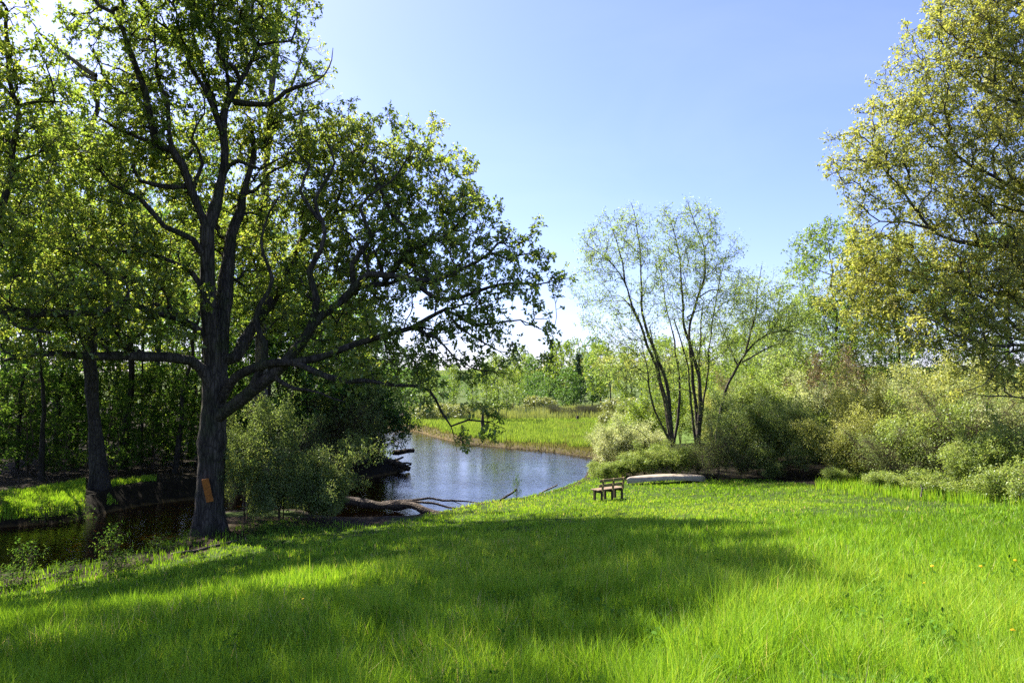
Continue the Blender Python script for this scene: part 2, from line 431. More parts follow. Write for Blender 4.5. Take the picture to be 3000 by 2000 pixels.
def height(x, y, full=False):
    x = np.atleast_1d(np.asarray(x, float)); y = np.atleast_1d(np.asarray(y, float))
    cx = np.clip(x, -90, 130) / 20; cy_ = np.clip(y, -30, 300) / 20
    z = _W[-3] + _W[-2] * cx + _W[-1] * cy_
    for i in range(len(_X)):
        r2 = (cx - _X[i, 0]) ** 2 + (cy_ - _X[i, 1]) ** 2
        z = z + _W[i] * 0.5 * r2 * np.log(r2 + 1e-12)
    z = np.clip(z, 0.12, 9)
    t_ = np.clip((y - 330) / 180, 0, 1); z = z + 15 * t_ * t_ * (3 - 2 * t_) * (0.75 + 0.5 * smoothnoise(np.stack([x, y], 1), 4, 160, 2))
    near = np.zeros(len(x)) + 1e3
    m = (y > 8) & (y < 130) & (np.abs(x) < 60)
    ins = np.zeros(len(x), bool)
    if m.any():
        near[m] = poly_dist(x[m], y[m], SHORE)
        ins[m] = in_poly(x[m], y[m], SHORE)
    wob = (smoothnoise(np.stack([x, y], 1), 3, 2.2, 3) - 0.5)
    z = z + wob * 0.16 * np.clip(near / 2, 0, 1)
    steep = np.where((y > 27) & (x < -4.5), 0.75, 0.55)
    z = np.where(ins, -0.10 - np.minimum(0.45 * near, 0.75), np.minimum(z, 0.05 + steep * near))
    if full: return z, near, ins
    return z

def H(x, y): return float(height(x, y)[0])

def axis_pts(lo, hi, fine_lo, fine_hi, step, growth=1.16):
    a = list(np.arange(fine_lo, fine_hi + step / 2, step))
    s, p = step, fine_lo
    while p > lo: s *= growth; p -= s; a.insert(0, p)
    s, p = step, fine_hi
    while p < hi: s *= growth; p += s; a.append(p)
    return np.array(a)

gx = axis_pts(-900, 900, -24, 26, 0.25, 1.12)
gy = axis_pts(-120, 1500, -1, 60, 0.25, 1.06)
GX, GY = np.meshgrid(gx, gy)
fx, fy = GX.ravel(), GY.ravel()
gz, gnear, gins = height(fx, fy, True)
LAWN = np.array([(-40, -20), (40, -20), (36, 14), (19, 20.5), (17, 23), (14.6, 28.5), (13.5, 36), (9.5, 37.4), (5.5, 38.2), (4.6, 40)] +
                [tuple(p[:2]) for p in (PZ(u, v) for u, v in NEAR[::-1] if v > 1400)] + [(-40, 16)])
g_lawn = in_poly(fx, fy, LAWN)
g_meadow = (fy > 52) & (fx > -14) & (fx < 60)
nz = smoothnoise(np.stack([fx, fy], 1), 5, 6.0, 3)[:, None]
col = np.zeros((len(fx), 4)); col[:, 3] = 1
col[:, :3] = (0.026, 0.021, 0.012)
col[g_meadow, :3] = np.array((0.075, 0.125, 0.022)) * (0.7 + 0.6 * nz[g_meadow])
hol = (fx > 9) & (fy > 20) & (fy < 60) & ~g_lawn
col[hol, :3] = (0.016, 0.013, 0.008)  # soil colour blackened to paint in the gloom under the thicket
col[fy > 130, :3] = (0.06, 0.09, 0.02)
col[g_lawn, :3] = np.array((0.032, 0.055, 0.009)) * (0.6 + 0.7 * nz[g_lawn])
shaded_mud = (gnear < 0.9) & ~gins
nb = (fx < -4.5) & (fy < 27) & (gnear < 2.6) & ~gins
col[nb, :3] = np.array((0.030, 0.022, 0.014)) * (0.6 + 0.8 * nz[nb])
col[shaded_mud, :3] = (0.024, 0.018, 0.012)  # shore mud, its colour lowered to carry the bank's shadow
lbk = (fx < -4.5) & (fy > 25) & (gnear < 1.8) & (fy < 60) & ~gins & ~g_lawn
col[lbk, :3] = (0.012, 0.010, 0.006)  # soil slope painted almost black so it reads as shaded
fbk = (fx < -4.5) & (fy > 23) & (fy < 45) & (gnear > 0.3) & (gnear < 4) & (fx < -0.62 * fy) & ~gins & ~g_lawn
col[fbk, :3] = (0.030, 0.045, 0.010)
rmud = (gnear < 0.8 + 2.5 * nz[:, 0] + np.clip((fx - 0.03 * fy) * 0.8, 0, 6) * nz[:, 0]) & ~gins & (fy > 50)
col[rmud, :3] = np.array((0.065, 0.055, 0.028)) * (0.6 + 0.8 * nz[rmud])
bed = np.clip(0.25 + 0.75 * (gz + 0.85) / 0.75, 0.1, 1)[:, None]
col[gins, :3] = np.where((fx[gins] < -5)[:, None], np.array((0.13, 0.09, 0.035)), np.array((0.05, 0.036, 0.02)))  # brown bed, lightened in the stream to imitate gold reflected from the sunlit bank
nyy, nxx = GX.shape
idx = np.arange(nyy * nxx).reshape(nyy, nxx)
GF = np.stack([idx[:-1, :-1], idx[:-1, 1:], idx[1:, 1:], idx[1:, :-1]], -1).reshape(-1, 4)
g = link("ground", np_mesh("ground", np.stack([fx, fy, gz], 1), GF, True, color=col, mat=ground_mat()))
tag(g, kind='structure')

wx = np.linspace(-75, 45, 61); wy = np.linspace(9, 125, 61)
WX, WY = np.meshgrid(wx, wy)
widx = np.arange(61 * 61).reshape(61, 61)
WF = np.stack([widx[:-1, :-1], widx[:-1, 1:], widx[1:, 1:], widx[1:, :-1]], -1).reshape(-1, 4)
w = link("water", np_mesh("water", np.stack([WX.ravel(), WY.ravel(), 0 * WX.ravel()], 1), WF, True, mat=water_mat()))
tag(w, kind='structure')

# ------------------------------------------------------------------ tree machinery
def catmull(pts, step):
    pts = np.asarray(pts, float)
    if len(pts) == 2:
        n = max(1, int(np.linalg.norm(pts[1] - pts[0]) / step))
        t = np.linspace(0, 1, n + 1)[:, None]
        return pts[0] * (1 - t) + pts[1] * t
    q = np.vstack([2 * pts[0] - pts[1], pts, 2 * pts[-1] - pts[-2]])
    out = []
    for i in range(1, len(q) - 2):
        p0, p1, p2, p3 = q[i - 1:i + 3]
        n = max(1, int(np.linalg.norm(p2[:3] - p1[:3]) / step))
        for t in np.arange(n) / n:
            out.append(0.5 * (2 * p1 + (p2 - p0) * t + (2 * p0 - 5 * p1 + 4 * p2 - p3) * t * t + (3 * p1 - p0 - 3 * p2 + p3) * t ** 3))
    out.append(pts[-1])
    return np.array(out)

class Skel:
    def __init__(self, seed=0, cap=60000):
        self.rng = np.random.default_rng(seed)
        self.p = np.zeros((cap, 3)); self.par = np.full(cap, -1); self.pl = np.zeros(cap)
        self.spec = np.zeros(cap); self.block = np.zeros(cap); self.n = 0
        self.tips, self.tipdir = [], []
    def add(self, pos, parent, spec=0.0, block=0.0):
        i = self.n; self.p[i] = pos; self.par[i] = parent; self.spec[i] = spec; self.block[i] = block
        self.pl[i] = 0 if parent < 0 else self.pl[parent] + np.linalg.norm(self.p[parent] - pos)
        self.n += 1; return i
    def limb(self, pts, r0, r1, step=0.4, wob=0.05, block_to=0.0, tip=False):
        """A hand-drawn limb: world points; joins the nearest node there is. block_to: height below which nothing may sprout."""
        q = catmull(pts, step)
        n = len(q); t = np.linspace(0, 1, n)
        rr = r0 + (r1 - r0) * t ** 0.85
        wobv = self.rng.normal(0, 1, (n, 3)) * wob * np.where(rr < 0.2, 1.7, 1.0)[:, None] * np.minimum(1, t * 4)[:, None]
        wobv[1:-1] = (wobv[:-2] + wobv[1:-1] * 2 + wobv[2:]) / 4 if n > 2 else wobv[1:-1]
        q = q + wobv
        if self.n == 0: k = self.add(q[0], -1, rr[0], 1e6 if q[0][2] < block_to else 0); s = 1
        else:
            k = int(np.argmin(np.linalg.norm(self.p[:self.n] - q[0], axis=1))); s = 0 if np.linalg.norm(self.p[k] - q[0]) > 0.15 else 1
        for i in range(s, n):
            k = self.add(q[i], k, rr[i], 1e6 if q[i][2] < block_to else 0)
        if tip: self.tips.append(q[-1]); self.tipdir.append(norm(q[-1] - q[-2]))
        return k
    def grow(self, A, w=0.3, seg=0.35, wob=0.10, lift=0.0):
        A = np.asarray(A, float)
        n0 = self.n
        if len(A) == 0: return
        D = np.min(np.stack([np.linalg.norm(A - self.p[i], axis=1) for i in range(0, n0, max(1, n0 // 200))]), axis=0)
        rng = self.rng
        for a in A[np.argsort(D)]:
            n = self.n
            d = np.linalg.norm(self.p[:n] - a, axis=1)
            i = int(np.argmin(d + w * self.pl[:n] + self.block[:n]))
            L = d[i]
            p0 = self.p[i]
            k = max(1, int(math.ceil(L / seg)))
            pd = norm(p0 - self.p[self.par[i]]) if self.par[i] >= 0 else np.array((0, 0, 1.0))
            c = p0 + pd * L * 0.3 + (a - p0) * 0.25 + rng.normal(0, wob * L, 3) + np.array((0, 0, lift * L))
            prev = i
            for t in np.arange(1, k + 1) / k:
                q = (1 - t) ** 2 * p0 + 2 * t * (1 - t) * c + t * t * a
                if t < 1: q = q + rng.normal(0, 0.03, 3)
                prev = self.add(q, prev)
            self.tips.append(a); self.tipdir.append(norm(a - self.p[self.par[prev]]))
    def radii(self, tip=0.008, e=2.3):
        n = self.n
        acc = np.zeros(n)
        for i in range(n - 1, 0, -1):
            if acc[i] == 0: acc[i] = tip ** e
            acc[self.par[i]] += acc[i]
        r = np.maximum(acc, tip ** e) ** (1 / e)
        r = np.where(self.spec[:n] > 0, self.spec[:n], r)
        for i in range(1, n):
            if self.spec[i] == 0: r[i] = min(r[i], 0.93 * r[self.par[i]])
        self.r = r
        return r
    def mesh(self, name, mat, tip=0.008, e=2.3, minr=0.0, twigs=None, flare=0.0, ridges=0.0, maxsides=16, ground=None, knobs=0.10):
        r = self.radii(tip, e)
        n = self.n
        kids = [[] for _ in range(n)]
        for i in range(1, n):
            if self.par[i] >= 0: kids[self.par[i]].append(i)
        Vs, Fs, base = [], [], 0
        stack = [(0, -1)]
        while stack:
            i, par = stack.pop()
            ch = []; rr = []
            if par >= 0: ch.append(self.p[par]); rr.append(min(r[i] * 1.25, r[par]))
            while True:
                ch.append(self.p[i]); rr.append(r[i])
                k = kids[i]
                if not k: break
                m = max(k, key=lambda j: r[j])
                for j in k:
                    if j != m: stack.append((j, i))
                i = m
            rr = np.array(rr); ch = np.array(ch)
            if len(ch) < 2 or rr.max() < minr: continue
            R = rr.max()
            s = 3 if R < 0.02 else 5 if R < 0.07 else 8 if R < 0.2 else maxsides
            T = np.gradient(ch, axis=0); T = norm(T)
            mt = norm(T.sum(0)); ref = np.zeros(3); ref[np.argmin(np.abs(mt))] = 1
            U = norm(np.cross(T, ref)); W = np.cross(T, U)
            ang = np.arange(s) * 2 * math.pi / s
            if R > 0.03:
                kn = self.rng.normal(0, 1, len(rr)); kn[1:-1] = (kn[:-2] + kn[1:-1] + kn[2:]) / 1.9 if len(kn) > 2 else kn[1:-1]
                rr = rr * (1 + knobs * kn)
            rad = rr[:, None] * np.ones(s)
            if R > 0.2:
                if flare and par < 0 and ground is not None:
                    hgt = ch[:, 2] - ground
                    fl = np.exp(-np.clip(hgt, 0, 9) / 0.7)[:, None]
                    rad = rad * (1 + flare * fl * (0.7 + 0.5 * np.cos(ang * 5 + 1.0)[None] + 0.25 * np.cos(ang * 3 + 4)[None]))
                if ridges: rad = rad * (1 + ridges * self.rng.normal(0, 1, rad.shape))
            V = ch[:, None] + (U[:, None] * np.cos(ang)[None, :, None] + W[:, None] * np.sin(ang)[None, :, None]) * rad[..., None]
            L = len(ch)
            ii = np.arange(L * s).reshape(L, s)
            F = np.stack([ii[:-1], np.roll(ii[:-1], -1, 1), np.roll(ii[1:], -1, 1), ii[1:]], -1).reshape(-1, 4)
            Vs.append(V.reshape(-1, 3)); Fs.append(F + base); base += L * s
        if twigs is not None and len(twigs[0]):
            A, B, rt = twigs
            d = norm(B - A); u = norm(np.cross(d, np.array((0.3, 0.5, 0.81)))); v = np.cross(d, u)
            ang = np.arange(3) * 2 * math.pi / 3
            off = u[:, None] * np.cos(ang)[None, :, None] + v[:, None] * np.sin(ang)[None, :, None]
            V = np.concatenate([A[:, None] + off * rt, B[:, None] + off * rt * 0.5], 1)
            k = len(A)
            b = np.arange(k)[:, None] * 6
            F = np.stack([np.stack([b[:, 0] + i, b[:, 0] + (i + 1) % 3, b[:, 0] + 3 + (i + 1) % 3, b[:, 0] + 3 + i], -1) for i in range(3)], 1).reshape(-1, 4)
            Vs.append(V.reshape(-1, 3)); Fs.append(F + base); base += k * 6
        return np_mesh(name, np.concatenate(Vs), np.concatenate(Fs), True, mat=mat)

def tufts(tips, tdir, n_side, length, rng, keep=1.0):
    """Side twigs from every tip: returns twig starts, ends (the tuft centres) and axes."""
    T = np.asarray(tips); D = np.asarray(tdir)
    m = len(T)
    S = np.repeat(T, n_side, 0); DD = np.repeat(D, n_side, 0)
    ax = norm(DD * 0.7 + rng.normal(0, 0.75, (m * n_side, 3)) + np.array((0, 0, 0.12)))
    S = S - DD * rng.random((m * n_side, 1)) * length * 0.9
    E = S + ax * length * (0.5 + 0.8 * rng.random((m * n_side, 1)))
    return S, E, ax

def leaves(name, C, ax, n, L, mat, rng, wid=0.5, spread=0.06, droop=0.25, up=0.9, tone_c=0.45, tone_s=0.16, clump=3.0, dirspread=0.8, axw=0.5, fold=0.10, taper=None):
    m = len(C)
    c = np.repeat(C, n, 0); a = np.repeat(ax, n, 0); N = m * n
    d = norm(a * axw + rng.normal(0, dirspread, (N, 3)) + np.array((0, 0, -droop)))
    b = c + rng.normal(0, spread, (N, 3))
    nm = norm(rng.normal(0, 0.55, (N, 3)) + np.array((0, 0, up)))
    s = norm(np.cross(d, nm)); nn = np.cross(s, d)
    l = (L * (0.55 + 0.8 * rng.random(N)))[:, None]
    wv = l * wid * (0.8 + 0.4 * rng.random((N, 1)))
    mid = b + d * l * 0.52
    V = np.stack([b, mid + s * wv / 2 + nn * fold * l, b + d * l - np.array((0, 0, 1.0)) * droop * 0.25 * l, mid - s * wv / 2 + nn * fold * l], 1).reshape(-1, 3)
    F = np.arange(N * 4, dtype=np.int32).reshape(N, 4)
    tn = smoothnoise(c, int(rng.integers(1, 900)), clump, 2) - 0.5
    tone = np.clip(tone_c + tn * 0.55 + np.repeat(rng.normal(0, tone_s * 0.7, m), n) + rng.normal(0, tone_s, N), 0, 1)
    return np_mesh(name, V, F, False, tone=tone, mat=mat)

def blob_points(blobs, spacing, rng, shell=0.35, squash=0.85, gaps=0.0, gapscale=1.6):
    """Points in a union of ellipsoids (x, y, z, r), denser towards the surface of each, at least about `spacing` apart."""
    out = []
    for b in blobs:
        c = np.array(b[:3]); r = b[3]
        n = int(4.2 * (r / spacing) ** 3 * 0.55 * (b[4] if len(b) > 4 else 1.0)) + 3
        q = norm(rng.normal(0, 1, (n, 3)))
        rad = rng.random(n) ** (1 / 3.0) * (1 - shell) + shell * rng.random(n) ** 0.15
        out.append(c + q * (rad * r)[:, None] * np.array((1, 1, squash)))
    A = np.concatenate(out)
    if gaps > 0:
        A = A[smoothnoise(A, int(rng.integers(1, 999)), gapscale, 2) > gaps]
    rng.shuffle(A)
    g = {}
    keep = []
    s = spacing * 0.8
    for p in A:
        k = tuple(np.floor(p / s).astype(int))
        if k in g: continue
        g[k] = 1; keep.append(p)
    return np.array(keep)

def PB(lst, rs=1.0):
    return [(*P(b[0], b[1], b[2]), b[3] * rs) + ((b[4],) if len(b) > 4 else ()) for b in lst]

def finish_tree(root, sk, label_trunk, bark, leafmat, n_side, twl, n_leaf, L, rng, twr=0.006, tip=0.008, e=2.3, flare=0.0, ridges=0.0, ground=None, maxsides=16, foliage='crown', stem='trunk', **kw):
    """Meshes are made in world space; the parts sit under the thing's Empty with the offset taken out."""
    S, E, ax = tufts(sk.tips, sk.tipdir, n_side, twl, rng)
    off = np.array(root.location) if root is not None else np.zeros(3)
    tm = sk.mesh(stem, bark, tip, e, twigs=(S, E, twr), flare=flare, ridges=ridges, ground=ground, maxsides=maxsides)
    lm = leaves(foliage, E, ax, n_leaf, L, leafmat, rng, **kw)
    for me in (tm, lm):
        if off.any():
            me.transform(Matrix.Translation(Vector(-off)))
    if root is not None:
        link(stem, tm, root); link(foliage, lm, root)
    return tm, lm

# ------------------------------------------------------------------ the big oak on the bank
def limb_px(sk, pts, r0, r1, **kw):
    return sk.limb([P(*p) for p in pts], r0, r1, **kw)

def build_oak():
    base = P(612, 1572, 24.3)
    base[2] = H(base[0], base[1]) - 0.1
    root = thing("oak_tree", base, "huge old oak with a thick forked trunk and spreading limbs, orange board on its trunk", "tree")
    sk = Skel(21)
    sk.limb([base, P(614, 1480, 24.3), P(620, 1340, 24.3), P(624, 1220, 24.3), P(632, 1120, 24.3)], 0.45, 0.43, wob=0.02, block_to=5.6)
    # central leader and the two dark stems
    limb_px(sk, [(632, 1120, 24.3), (622, 1020, 24.2), (610, 880, 24.0), (608, 760, 23.9), (606, 670, 23.8)], 0.33, 0.23, wob=0.02)
    limb_px(sk, [(632, 1120, 24.3), (648, 980, 24.6), (662, 850, 24.9), (676, 720, 25.2), (705, 600, 25.5), (735, 500, 25.8), (745, 380, 26)], 0.36, 0.08, wob=0.04)
    limb_px(sk, [(606, 670, 23.8), (585, 620, 23.7), (560, 560, 23.5), (536, 490, 23.4), (505, 442, 23.2), (470, 432, 23.1), (452, 398, 23), (440, 340, 23), (424, 260, 22.9), (400, 200, 22.9), (380, 150, 22.8), (362, 90, 22.8), (330, 40, 22.7), (290, 18, 22.7), (250, -60, 22.7)], 0.19, 0.05, wob=0.03)
    limb_px(sk, [(552, 545, 23.5), (500, 546, 23.3), (420, 532, 23.0), (398, 500, 23), (392, 465, 22.9)], 0.13, 0.05, wob=0.03)
    limb_px(sk, [(500, 440, 23.2), (497, 380, 23.3), (494, 310, 23.4), (470, 250, 23.6), (460, 160, 23.7), (450, 60, 23.8)], 0.09, 0.03, wob=0.03)
    limb_px(sk, [(454, 420, 23.1), (400, 400, 22.8), (325, 368, 22.4), (280, 340, 22.2)], 0.08, 0.02)
    limb_px(sk, [(424, 260, 22.9), (400, 225, 22.7), (350, 200, 22.5), (300, 185, 22.3)], 0.06, 0.02)
    limb_px(sk, [(606, 670, 23.8), (632, 610, 24), (648, 520, 24.2), (656, 440, 24.3), (650, 385, 24.4), (656, 320, 24.5), (690, 265, 24.6), (732, 185, 24.8), (757, 135, 24.9), (800, 128, 24.9), (850, 122, 24.9), (868, 82, 24.9), (872, 40, 24.9)], 0.22, 0.03, wob=0.03)
    limb_px(sk, [(757, 140, 24.9), (730, 80, 25.1), (735, 0, 25.2), (720, -120, 25.3)], 0.07, 0.03, wob=0.04)
    limb_px(sk, [(688, 300, 24.6), (730, 306, 24.4), (785, 308, 24.2), (835, 268, 24.1), (900, 249, 24.0)], 0.11, 0.06, wob=0.03)
    limb_px(sk, [(655, 400, 24.3), (622, 310, 24.2), (598, 260, 24.1), (560, 200, 24), (528, 145, 24), (490, 90, 23.9), (440, 42, 23.9), (400, -30, 23.8)], 0.10, 0.03, wob=0.04)
    limb_px(sk, [(645, 385, 24.4), (628, 300, 24.6), (600, 240, 24.9), (575, 150, 25), (560, 30, 25.1), (540, -100, 25.1)], 0.10, 0.03, wob=0.04)
    limb_px(sk, [(668, 290, 24.5), (660, 200, 24.7), (640, 100, 24.9), (650, -20, 25)], 0.08, 0.03, wob=0.04)
    # low limb to the left
    limb_px(sk, [(628, 1140, 24.2), (595, 1085, 23.9), (560, 1058, 23.6), (500, 1046, 23.1), (420, 1050, 22.5), (330, 1038, 21.8), (210, 1034, 21.1), (100, 1042, 20.5), (0, 1056, 20.1)], 0.21, 0.06, wob=0.06)
    limb_px(sk, [(420, 1050, 22.5), (360, 1010, 22.2), (260, 990, 22), (180, 940, 21.8)], 0.12, 0.04)
    limb_px(sk, [(610, 880, 24), (560, 800, 23.6), (480, 760, 23), (380, 740, 22.4), (250, 720, 22)], 0.12, 0.03)
    # limbs to the right
    limb_px(sk, [(645, 1060, 24.4), (692, 1046, 24.7), (735, 975, 25.2), (800, 880, 25.8), (850, 780, 26.4), (880, 700, 26.8), (930, 600, 27)], 0.22, 0.07, wob=0.04)
    limb_px(sk, [(626, 1230, 24.2), (670, 1200, 23.9), (735, 1150, 23.6), (800, 1100, 23.3), (840, 1060, 23.2), (872, 1012, 23.2), (920, 955, 23.3), (1000, 885, 23.6), (1060, 845, 23.9), (1128, 822, 24.1)], 0.25, 0.11, wob=0.05)
    limb_px(sk, [(640, 1180, 24.2), (690, 1105, 23.7), (760, 1068, 23.2), (850, 1062, 22.7), (900, 1072, 22.3), (960, 1095, 22.0), (1020, 1115, 21.8), (1090, 1128, 21.6), (1150, 1134, 21.5), (1215, 1130, 21.3), (1250, 1140, 21.2), (1270, 1163, 21.2), (1292, 1196, 21.1), (1320, 1243, 21.0)], 0.18, 0.032, wob=0.05)
    limb_px(sk, [(1320, 1243, 21.0), (1370, 1225, 20.9), (1420, 1235, 20.8), (1465, 1260, 20.7)], 0.035, 0.012)
    limb_px(sk, [(1320, 1243, 21.0), (1335, 1285, 21), (1340, 1320, 21)], 0.025, 0.008)
    limb_px(sk, [(1128, 822, 24.1), (1190, 742, 24.1), (1198, 690, 24.1), (1180, 660, 24.1), (1157, 640, 24.1), (1120, 560, 24.2), (1090, 480, 24.3)], 0.13, 0.05, wob=0.03)
    limb_px(sk, [(1190, 740, 24.1), (1250, 718, 23.8), (1315, 686, 23.6), (1360, 640, 23.4)], 0.08, 0.03)
    limb_px(sk, [(1000, 885, 23.6), (1082, 802, 23.2), (1135, 808, 22.9), (1190, 815, 22.7), (1273, 820, 22.4), (1327, 800, 22.2), (1397, 764, 22.1), (1460, 720, 22)], 0.14, 0.04, wob=0.03)
    limb_px(sk, [(1190, 765, 24.1), (1230, 790, 23.8), (1262, 816, 23.4)], 0.06, 0.05)
    limb_px(sk, [(1190, 815, 22.7), (1232, 843, 22.2), (1298, 876, 21.9), (1360, 870, 21.7), (1440, 842, 21.5), (1534, 834, 21.3), (1610, 842, 21.2)], 0.09, 0.025, wob=0.03)
    limb_px(sk, [(850, 1062, 22.7), (920, 1050, 22.5), (1056, 1005, 22.3), (1123, 986, 22.1), (1212, 962, 21.9), (1300, 908, 21.8), (1369, 950, 21.6)], 0.13, 0.05, wob=0.03)
    limb_px(sk, [(1369, 950, 21.6), (1450, 938, 21.4), (1525, 940, 21.2), (1583, 967, 21.1), (1618, 1008, 21)], 0.05, 0.012)
    limb_px(sk, [(1212, 962, 21.9), (1270, 990, 21.6), (1330, 1040, 21.4), (1390, 1075, 21.3), (1440, 1088, 21.2), (1500, 1092, 21.1)], 0.06, 0.012)
    limb_px(sk, [(1300, 908, 21.8), (1350, 960, 21.5), (1420, 1005, 21.3), (1490, 1040, 21.2)], 0.05, 0.012)
    for pts, r0, r1 in [
        ([(905, 970, 23.3), (925, 880, 23.0), (902, 790, 22.8), (955, 690, 22.7), (930, 590, 22.8), (985, 480, 23), (960, 400, 23.2)], 0.13, 0.03),
        ([(1040, 860, 23.8), (1036, 770, 23.4), (1095, 690, 23.1), (1062, 610, 23), (1140, 530, 23), (1195, 470, 23.2)], 0.11, 0.025),
        ([(930, 640, 22.7), (880, 560, 22.5), (900, 480, 22.5), (850, 420, 22.6)], 0.07, 0.02),
        ([(735, 1150, 23.6), (770, 1040, 23.2), (750, 930, 23), (800, 820, 22.9), (770, 700, 22.9), (820, 580, 23)], 0.15, 0.03),
        ([(600, 980, 24), (520, 930, 23.4), (430, 915, 22.8), (330, 860, 22.2), (210, 872, 21.7), (120, 840, 21.4)], 0.14, 0.03),
        ([(608, 760, 23.9), (560, 705, 23.4), (485, 665, 22.9), (420, 580, 22.6), (330, 530, 22.3), (260, 450, 22.1), (200, 440, 22)], 0.13, 0.025),
        ([(330, 860, 22.2), (300, 790, 22), (240, 740, 21.8), (220, 660, 21.7)], 0.07, 0.02),
        ([(650, 510, 24.2), (700, 470, 24), (760, 500, 23.9), (830, 460, 23.8), (890, 480, 23.8)], 0.09, 0.02),
        ([(560, 560, 23.5), (590, 480, 23.4), (570, 400, 23.3), (600, 330, 23.3), (585, 250, 23.3)], 0.08, 0.02),
        ([(1128, 822, 24.1), (1110, 740, 23.8), (1140, 680, 23.5)], 0.07, 0.02),
        ([(1082, 802, 23.2), (1050, 720, 22.9), (1000, 660, 22.8)], 0.06, 0.02),
        ([(800, 1100, 23.3), (860, 1140, 22.7), (940, 1150, 22.3), (1010, 1190, 22)], 0.08, 0.02)]:
        limb_px(sk, pts, r0, r1, wob=0.055)
    limb_px(sk, [(880, 700, 26.8), (950, 640, 26.8), (1000, 560, 26.6), (1010, 470, 26.5), (1060, 430, 26.4)], 0.09, 0.04, wob=0.04)
    blobs = PB([(330, 110, 23, 2.6), (560, 60, 24, 3.0), (760, 120, 25, 1.9, .8), (450, -150, 23, 3.4), (680, -150, 25, 3.2), (250, 320, 22.5, 2.4), (420, 310, 23, 2.2),
                (620, 300, 25, 2.4), (770, 400, 25.5, 1.7), (830, 230, 24.5, 1.0), (140, 520, 22, 2.6), (330, 560, 22.5, 2.6), (560, 620, 26, 2.6), (760, 620, 26, 2.4),
                (950, 430, 26.5, 1.6), (1000, 350, 26.5, 0.9), (1110, 420, 25, 1.5), (1258, 372, 26, 0.7), (1225, 420, 26, 0.9), (1050, 600, 25, 2.5), (1280, 540, 24.2, 1.7), (1365, 545, 24, 0.9),
                (1190, 690, 24.5, 2.1), (1400, 670, 23, 1.3), (1400, 745, 22.5, 1.2), (1548, 690, 22, 0.75), (1540, 760, 22, 0.9), (1480, 830, 21.8, 1.3), (1620, 840, 21.2, 0.85), (1580, 930, 21.2, 1.0),
                (1340, 880, 22, 1.6), (1420, 1010, 21.3, 1.0), (1180, 900, 22.5, 1.7), (960, 820, 24.5, 2.3), (780, 830, 26, 1.8), (270, 780, 21.8, 2.3), (80, 800, 20.8, 2.2),
                (440, 850, 22, 1.6), (100, 980, 20.2, 1.3), (290, 950, 21, 1.3), (500, 960, 22.4, 0.9), (700, 930, 25.5, 1.2), (1190, 1060, 21.8, 1.0), (1110, 1010, 22, .9), (1250, 1110, 21.3, 0.7), (1410, 1240, 20.8, 0.7), (1340, 1305, 21, 0.35),
                (1000, 1010, 23, 1.0), (880, 500, 26, 1.6), (1500, 1060, 21.2, .7), (1600, 1010, 21, .55)], 1.0)
    blobs = [((b[0], b[1] + (1.2 if b[2] > 7.5 and b[0] < -5 else 0), b[2]) + tuple(b[3:])) for b in blobs]
    blobs += PB([(1000, 700, 27, 2.2, .55), (1130, 800, 26, 1.8, .55), (880, 700, 27, 2.2, .55), (1250, 760, 25, 1.4), (1060, 950, 25, 1.4), (850, 930, 26, 1.8, .55), (1230, 640, 24.5, 1.5), (660, 820, 27, 2, .55), (1330, 800, 22.6, 1.2), (1000, 390, 26, 1.5), (930, 370, 26, 1.3), (1110, 450, 25, 1.6), (1200, 500, 25, 1.5), (1040, 500, 26.5, 2.0, .55), (860, 420, 26.5, 1.6), (1330, 600, 24, 1.2), (1330, 1010, 21.5, 1.0), (1150, 1060, 21.7, 1.1), (1270, 1020, 21.6, .9), (1440, 950, 21.3, .9), (1390, 1090, 21.2, .7), (1040, 1060, 22, 1.0), (1290, 1180, 21.1, .6), (1470, 1250, 20.7, .5), (1500, 900, 21.5, 1.0), (930, 960, 23.5, 1.4)])
    blobs += [(-10.3, 15.8, 18, 2.4, 1.4), (-12.5, 17.5, 19, 2.6, 1.4), (-14, 15, 17.5, 2.3, 1.4), (-12.0, 13.6, 17.3, 1.7, 1.0), (-9.9, 12.5, 17.2, 1.7, 1.8), (-12.6, 12, 16, 2.0, 1.8), (-15.5, 12.6, 15.6, 2.0, 1.8), (-14, 10.6, 15.5, 1.6, 1.6), (-11.2, 10.8, 15.8, 1.4, 1.6), (-11, 20, 21, 3.0, 1.6), (-8.6, 18.5, 18.5, 2.1, 1.6)]
    A = blob_points(blobs, 0.525, sk.rng, 0.3, 0.85, 0.39, 1.1)
    sk.grow(A, 0.26, 0.26, 0.18, -0.02)
    finish_tree(root, sk, "", M['oak_bark'], M['oak_leaf'], 5, 0.29, 10, 0.138, sk.rng, 0.0085, 0.014, 2.15, flare=0.42, ridges=0.02, ground=base[2], maxsides=28,
                wid=0.5, spread=0.035, droop=0.30, clump=2.2, tone_c=0.46)
    # bare dead limbs
    ds = [[(900, 249, 24), (948, 222, 24), (974, 172, 24), (980, 142, 24)], [(785, 240, 25), (860, 312, 25), (905, 262, 25), (940, 268, 25)],
          [(281, 224, 23), (215, 180, 23), (168, 143, 23), (130, 112, 23), (105, 80, 23), (74, 46, 23)], [(282, 234, 22.9), (245, 222, 22.9), (215, 196, 22.9)],
          [(168, 143, 23), (170, 125, 23), (166, 112, 23)], [(200, 88, 23.4), (186, 68, 23.4), (157, 49, 23.4)], [(876, 372, 25), (884, 340, 25), (888, 322, 25)]]
